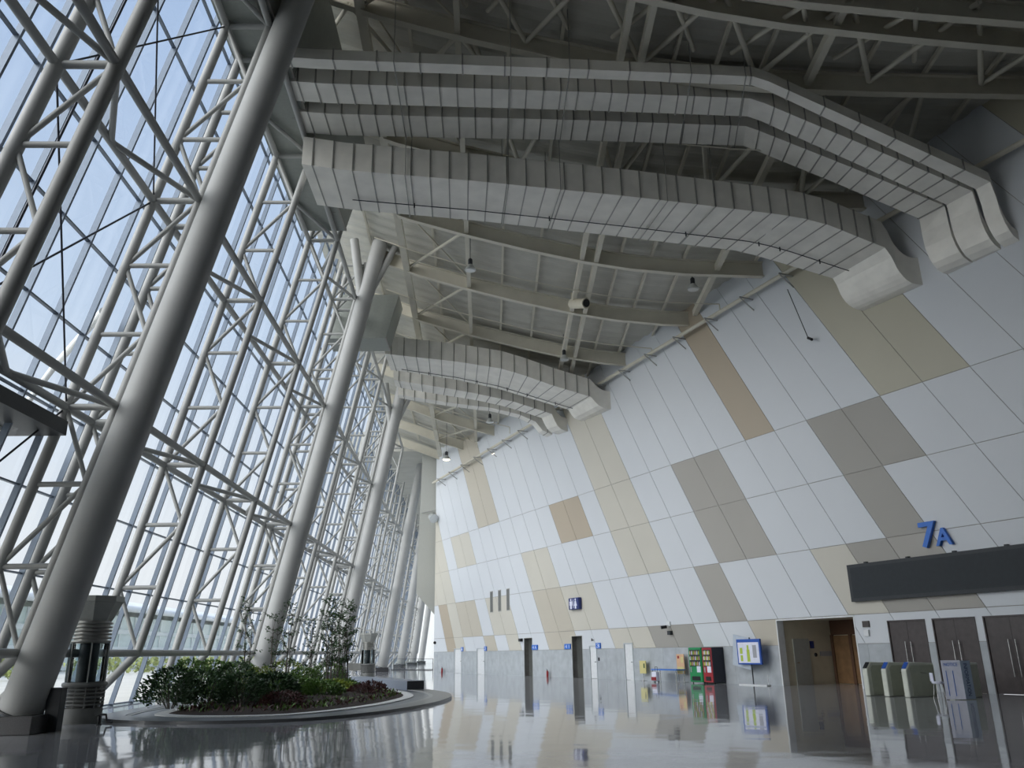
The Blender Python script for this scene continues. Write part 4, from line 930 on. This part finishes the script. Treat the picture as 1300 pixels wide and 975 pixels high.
def slender(x, y, h, lab, nl=170):
    r = empty('slender_tree', (x, y, .25), lab, 'tree', 'slender young trees'); st_, fo = MB(), MB()
    for k in range(3):
        ox, oy = random.uniform(-.12, .12), random.uniform(-.12, .12); p = V((x + ox, y + oy, .2)); lean = V((random.uniform(-.06, .06), random.uniform(-.06, .06), 0))
        hh = h * random.uniform(.8, 1); prev = p
        for i in range(6):
            q = p + ZU * hh * (i + 1) / 6 + lean * hh * (i + 1) / 6 + V((random.uniform(-.03, .03), random.uniform(-.03, .03), 0)); st_.tube(prev, q, .024 - .003 * i, .021 - .003 * i, n=5); 
            if i > 0:
                for b in range(3):
                    t = random.uniform(0, 2 * PI); e = q + V((math.cos(t) * .38, math.sin(t) * .38, random.uniform(.15, .45))); st_.tube(q, e, .009, .004, n=4, caps=False)
                    for l_ in range(nl // 45):
                        pp = lerp(q, e, random.uniform(.3, 1)); leaf(fo, pp, V((random.uniform(-1, 1), random.uniform(-1, 1), random.uniform(-.7, .5))), random.uniform(.08, .15), .03)
            prev = q
    st_.build('stem', 'bark', r); fo.build('foliage', 'leaf_dark', r)
for k, (x, y, h, lab) in enumerate(((-9.6, 34.8, 3.4, 'slender young tree left of the stone lantern, tall and thin'), (-9.0, 36.4, 3.1, 'slender young tree just left of the lantern roof'), (-8.3, 36.0, 3.3, 'slender young tree just right of the stone lantern'), (-8.1, 39.6, 2.9, 'slender young tree between the lantern and the dense clump'),
        (-7.0, 38.4, 3.5, 'slender young tree at the left of the dense clump'), (-7.1, 39.8, 3.7, 'slender young tree in the middle of the dense clump'), (-6.7, 39.3, 3.3, 'slender young tree at the front of the dense clump'), (-6.5, 40.4, 3.6, 'slender young tree at the right of the dense clump'), (-6.9, 41.2, 3.4, 'slender young tree at the back of the dense clump'))):
    slender(x, y, h * 1.08, lab, 280 if k < 4 else 460)

# ------------------------------------------------------------------ outside
cn = empty('entrance_canopy', (-17, 14, 7.6), 'dark entrance canopy outside the nearest glass bay', 'canopy')
d = MB(); d.hexa([(-24, 5, 7.4), (-11.5, 5, 7.5), (-11.5, 22.1, 7.5), (-24, 22.1, 7.5), (-24, 5, 7.9), (-11.5, 5, 7.9), (-11.5, 22.1, 7.9), (-24, 22.1, 7.95)]); d.build('slab', 'dark_metal', cn)
d = MB(); d.hexa([(-23.6, 5, 7.4), (-12.7, 5, 7.4), (-12.7, 21.2, 7.4), (-23.6, 21.2, 7.4), (-23.6, 5, 7.5), (-12.7, 5, 7.5), (-12.7, 21.2, 7.5), (-23.6, 21.2, 7.5)]); d.build('soffit', 'far_white', cn)
d = MB(); d.tube((-11.5, 23.1, 11.6), (-17.0, 31.1, 12.8), .12, n=10); d.tube((-17.0, 31.1, 12.8), (-24.0, 31.1, 0), .12, n=10); d.build('stay', 'far_white', cn)
tm = empty('terminal_building', (-62, 140, 0), 'distant pale terminal building with curved white roof outside the glass', 'building')
d = MB(); d.box((-75, 150, 4.3), (24, 260, 8.6)); d.build('facade', 'far_wall', tm)
d = MB()
for z in (.5, 3.2, 6.0): d.box((-62.9, 150, z), (.4, 260, .7))
d.build('spandrel', 'far_band', tm)
d = MB()
for k in range(44): d.box((-62.9, 22 + k * 6, 4.3), (.3, .22, 8.6))
d.build('fin', 'far_white', tm)
d = MB(); N = 12
sec = [(-60 - 30 * i / N, 9.0 + 3.4 * math.sin(PI * (.08 + .84 * i / N))) for i in range(N + 1)]
vs = [V((x, y, z)) for y in (60, 285) for x, z in sec] + [V((x, y, z - .8)) for y in (60, 285) for x, z in sec]; k = N + 1
d.add(vs, [(i, i + 1, k + i + 1, k + i) for i in range(N)] + [(2 * k + i, 3 * k + i, 3 * k + i + 1, 2 * k + i + 1) for i in range(N)] + [(0, k, 3 * k, 2 * k)] + [(i, 2 * k + i, 2 * k + i + 1, i + 1) for i in range(N)], 0, True); d.build('roof', 'far_white', tm)
for k in range(9):
    d = MB(); y0 = 52 + k * 14
    for i in range(160):
        p = V((-42 + random.uniform(-1.2, 1.2), y0 + random.uniform(-5, 5), random.uniform(-.02, 1.5))); leaf(d, p, V((random.uniform(-1, 1), random.uniform(-1, 1), random.uniform(0, 1))), .6, .25)
    tag(d.build('outdoor_hedge', 'hedge'), '%s yellow green hedge clump outside, counted from the camera' % ORD[k], 'hedge', 'hedge clumps outside')

# ------------------------------------------------------------------ sky and exposure
w = bpy.data.worlds.new('hazy_sky'); sc.world = w; w.use_nodes = True; nt = w.node_tree; nt.nodes.clear()
out = nt.nodes.new('ShaderNodeOutputWorld'); bg_ = nt.nodes.new('ShaderNodeBackground')
tc = nt.nodes.new('ShaderNodeTexCoord'); sx = nt.nodes.new('ShaderNodeSeparateXYZ'); nt.links.new(tc.outputs['Generated'], sx.inputs[0])
rp = nt.nodes.new('ShaderNodeValToRGB'); e = rp.color_ramp.elements
e[0].position = 0.0; e[0].color = (.95, .97, 1.0, 1); e[1].position = .70; e[1].color = (.42, .57, .84, 1)
m1 = e.new(.12); m1.color = (.88, .93, .98, 1); m2 = e.new(.36); m2.color = (.60, .73, .92, 1)
nt.links.new(sx.outputs['Z'], rp.inputs[0])
# bright haze around the (veiled) sun, high on the glass side behind the camera
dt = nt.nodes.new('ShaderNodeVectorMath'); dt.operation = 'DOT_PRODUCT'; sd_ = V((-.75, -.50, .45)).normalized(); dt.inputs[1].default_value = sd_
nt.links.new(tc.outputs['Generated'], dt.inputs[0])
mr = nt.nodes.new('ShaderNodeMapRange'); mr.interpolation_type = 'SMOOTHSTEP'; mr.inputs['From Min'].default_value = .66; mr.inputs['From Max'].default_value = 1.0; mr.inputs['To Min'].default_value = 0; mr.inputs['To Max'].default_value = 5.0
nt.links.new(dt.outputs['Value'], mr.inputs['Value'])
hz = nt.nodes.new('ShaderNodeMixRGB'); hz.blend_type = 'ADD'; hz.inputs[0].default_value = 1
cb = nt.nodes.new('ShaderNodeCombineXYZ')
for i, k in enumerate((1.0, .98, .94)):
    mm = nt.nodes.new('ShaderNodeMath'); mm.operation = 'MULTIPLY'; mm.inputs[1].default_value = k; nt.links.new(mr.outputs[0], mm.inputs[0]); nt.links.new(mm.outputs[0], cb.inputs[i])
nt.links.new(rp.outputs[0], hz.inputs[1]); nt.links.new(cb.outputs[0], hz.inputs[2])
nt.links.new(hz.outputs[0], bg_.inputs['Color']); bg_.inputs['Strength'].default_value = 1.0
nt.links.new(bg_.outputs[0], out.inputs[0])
w.cycles.sampling_method = 'MANUAL'; w.cycles.sample_map_resolution = 512

vs_ = sc.view_settings
vs_.view_transform = 'Standard'; vs_.look = 'None'; vs_.gamma = 1.0; vs_.use_curve_mapping = False; vs_.exposure = 0.0
sc.cycles.use_denoising = True
sc.cycles.max_bounces = 10; sc.cycles.diffuse_bounces = 5; sc.cycles.glossy_bounces = 5; sc.cycles.transparent_max_bounces = 16; sc.cycles.caustics_reflective = True; sc.cycles.blur_glossy = 1.5; sc.cycles.sample_clamp_indirect = 8; sc.cycles.caustics_refractive = False
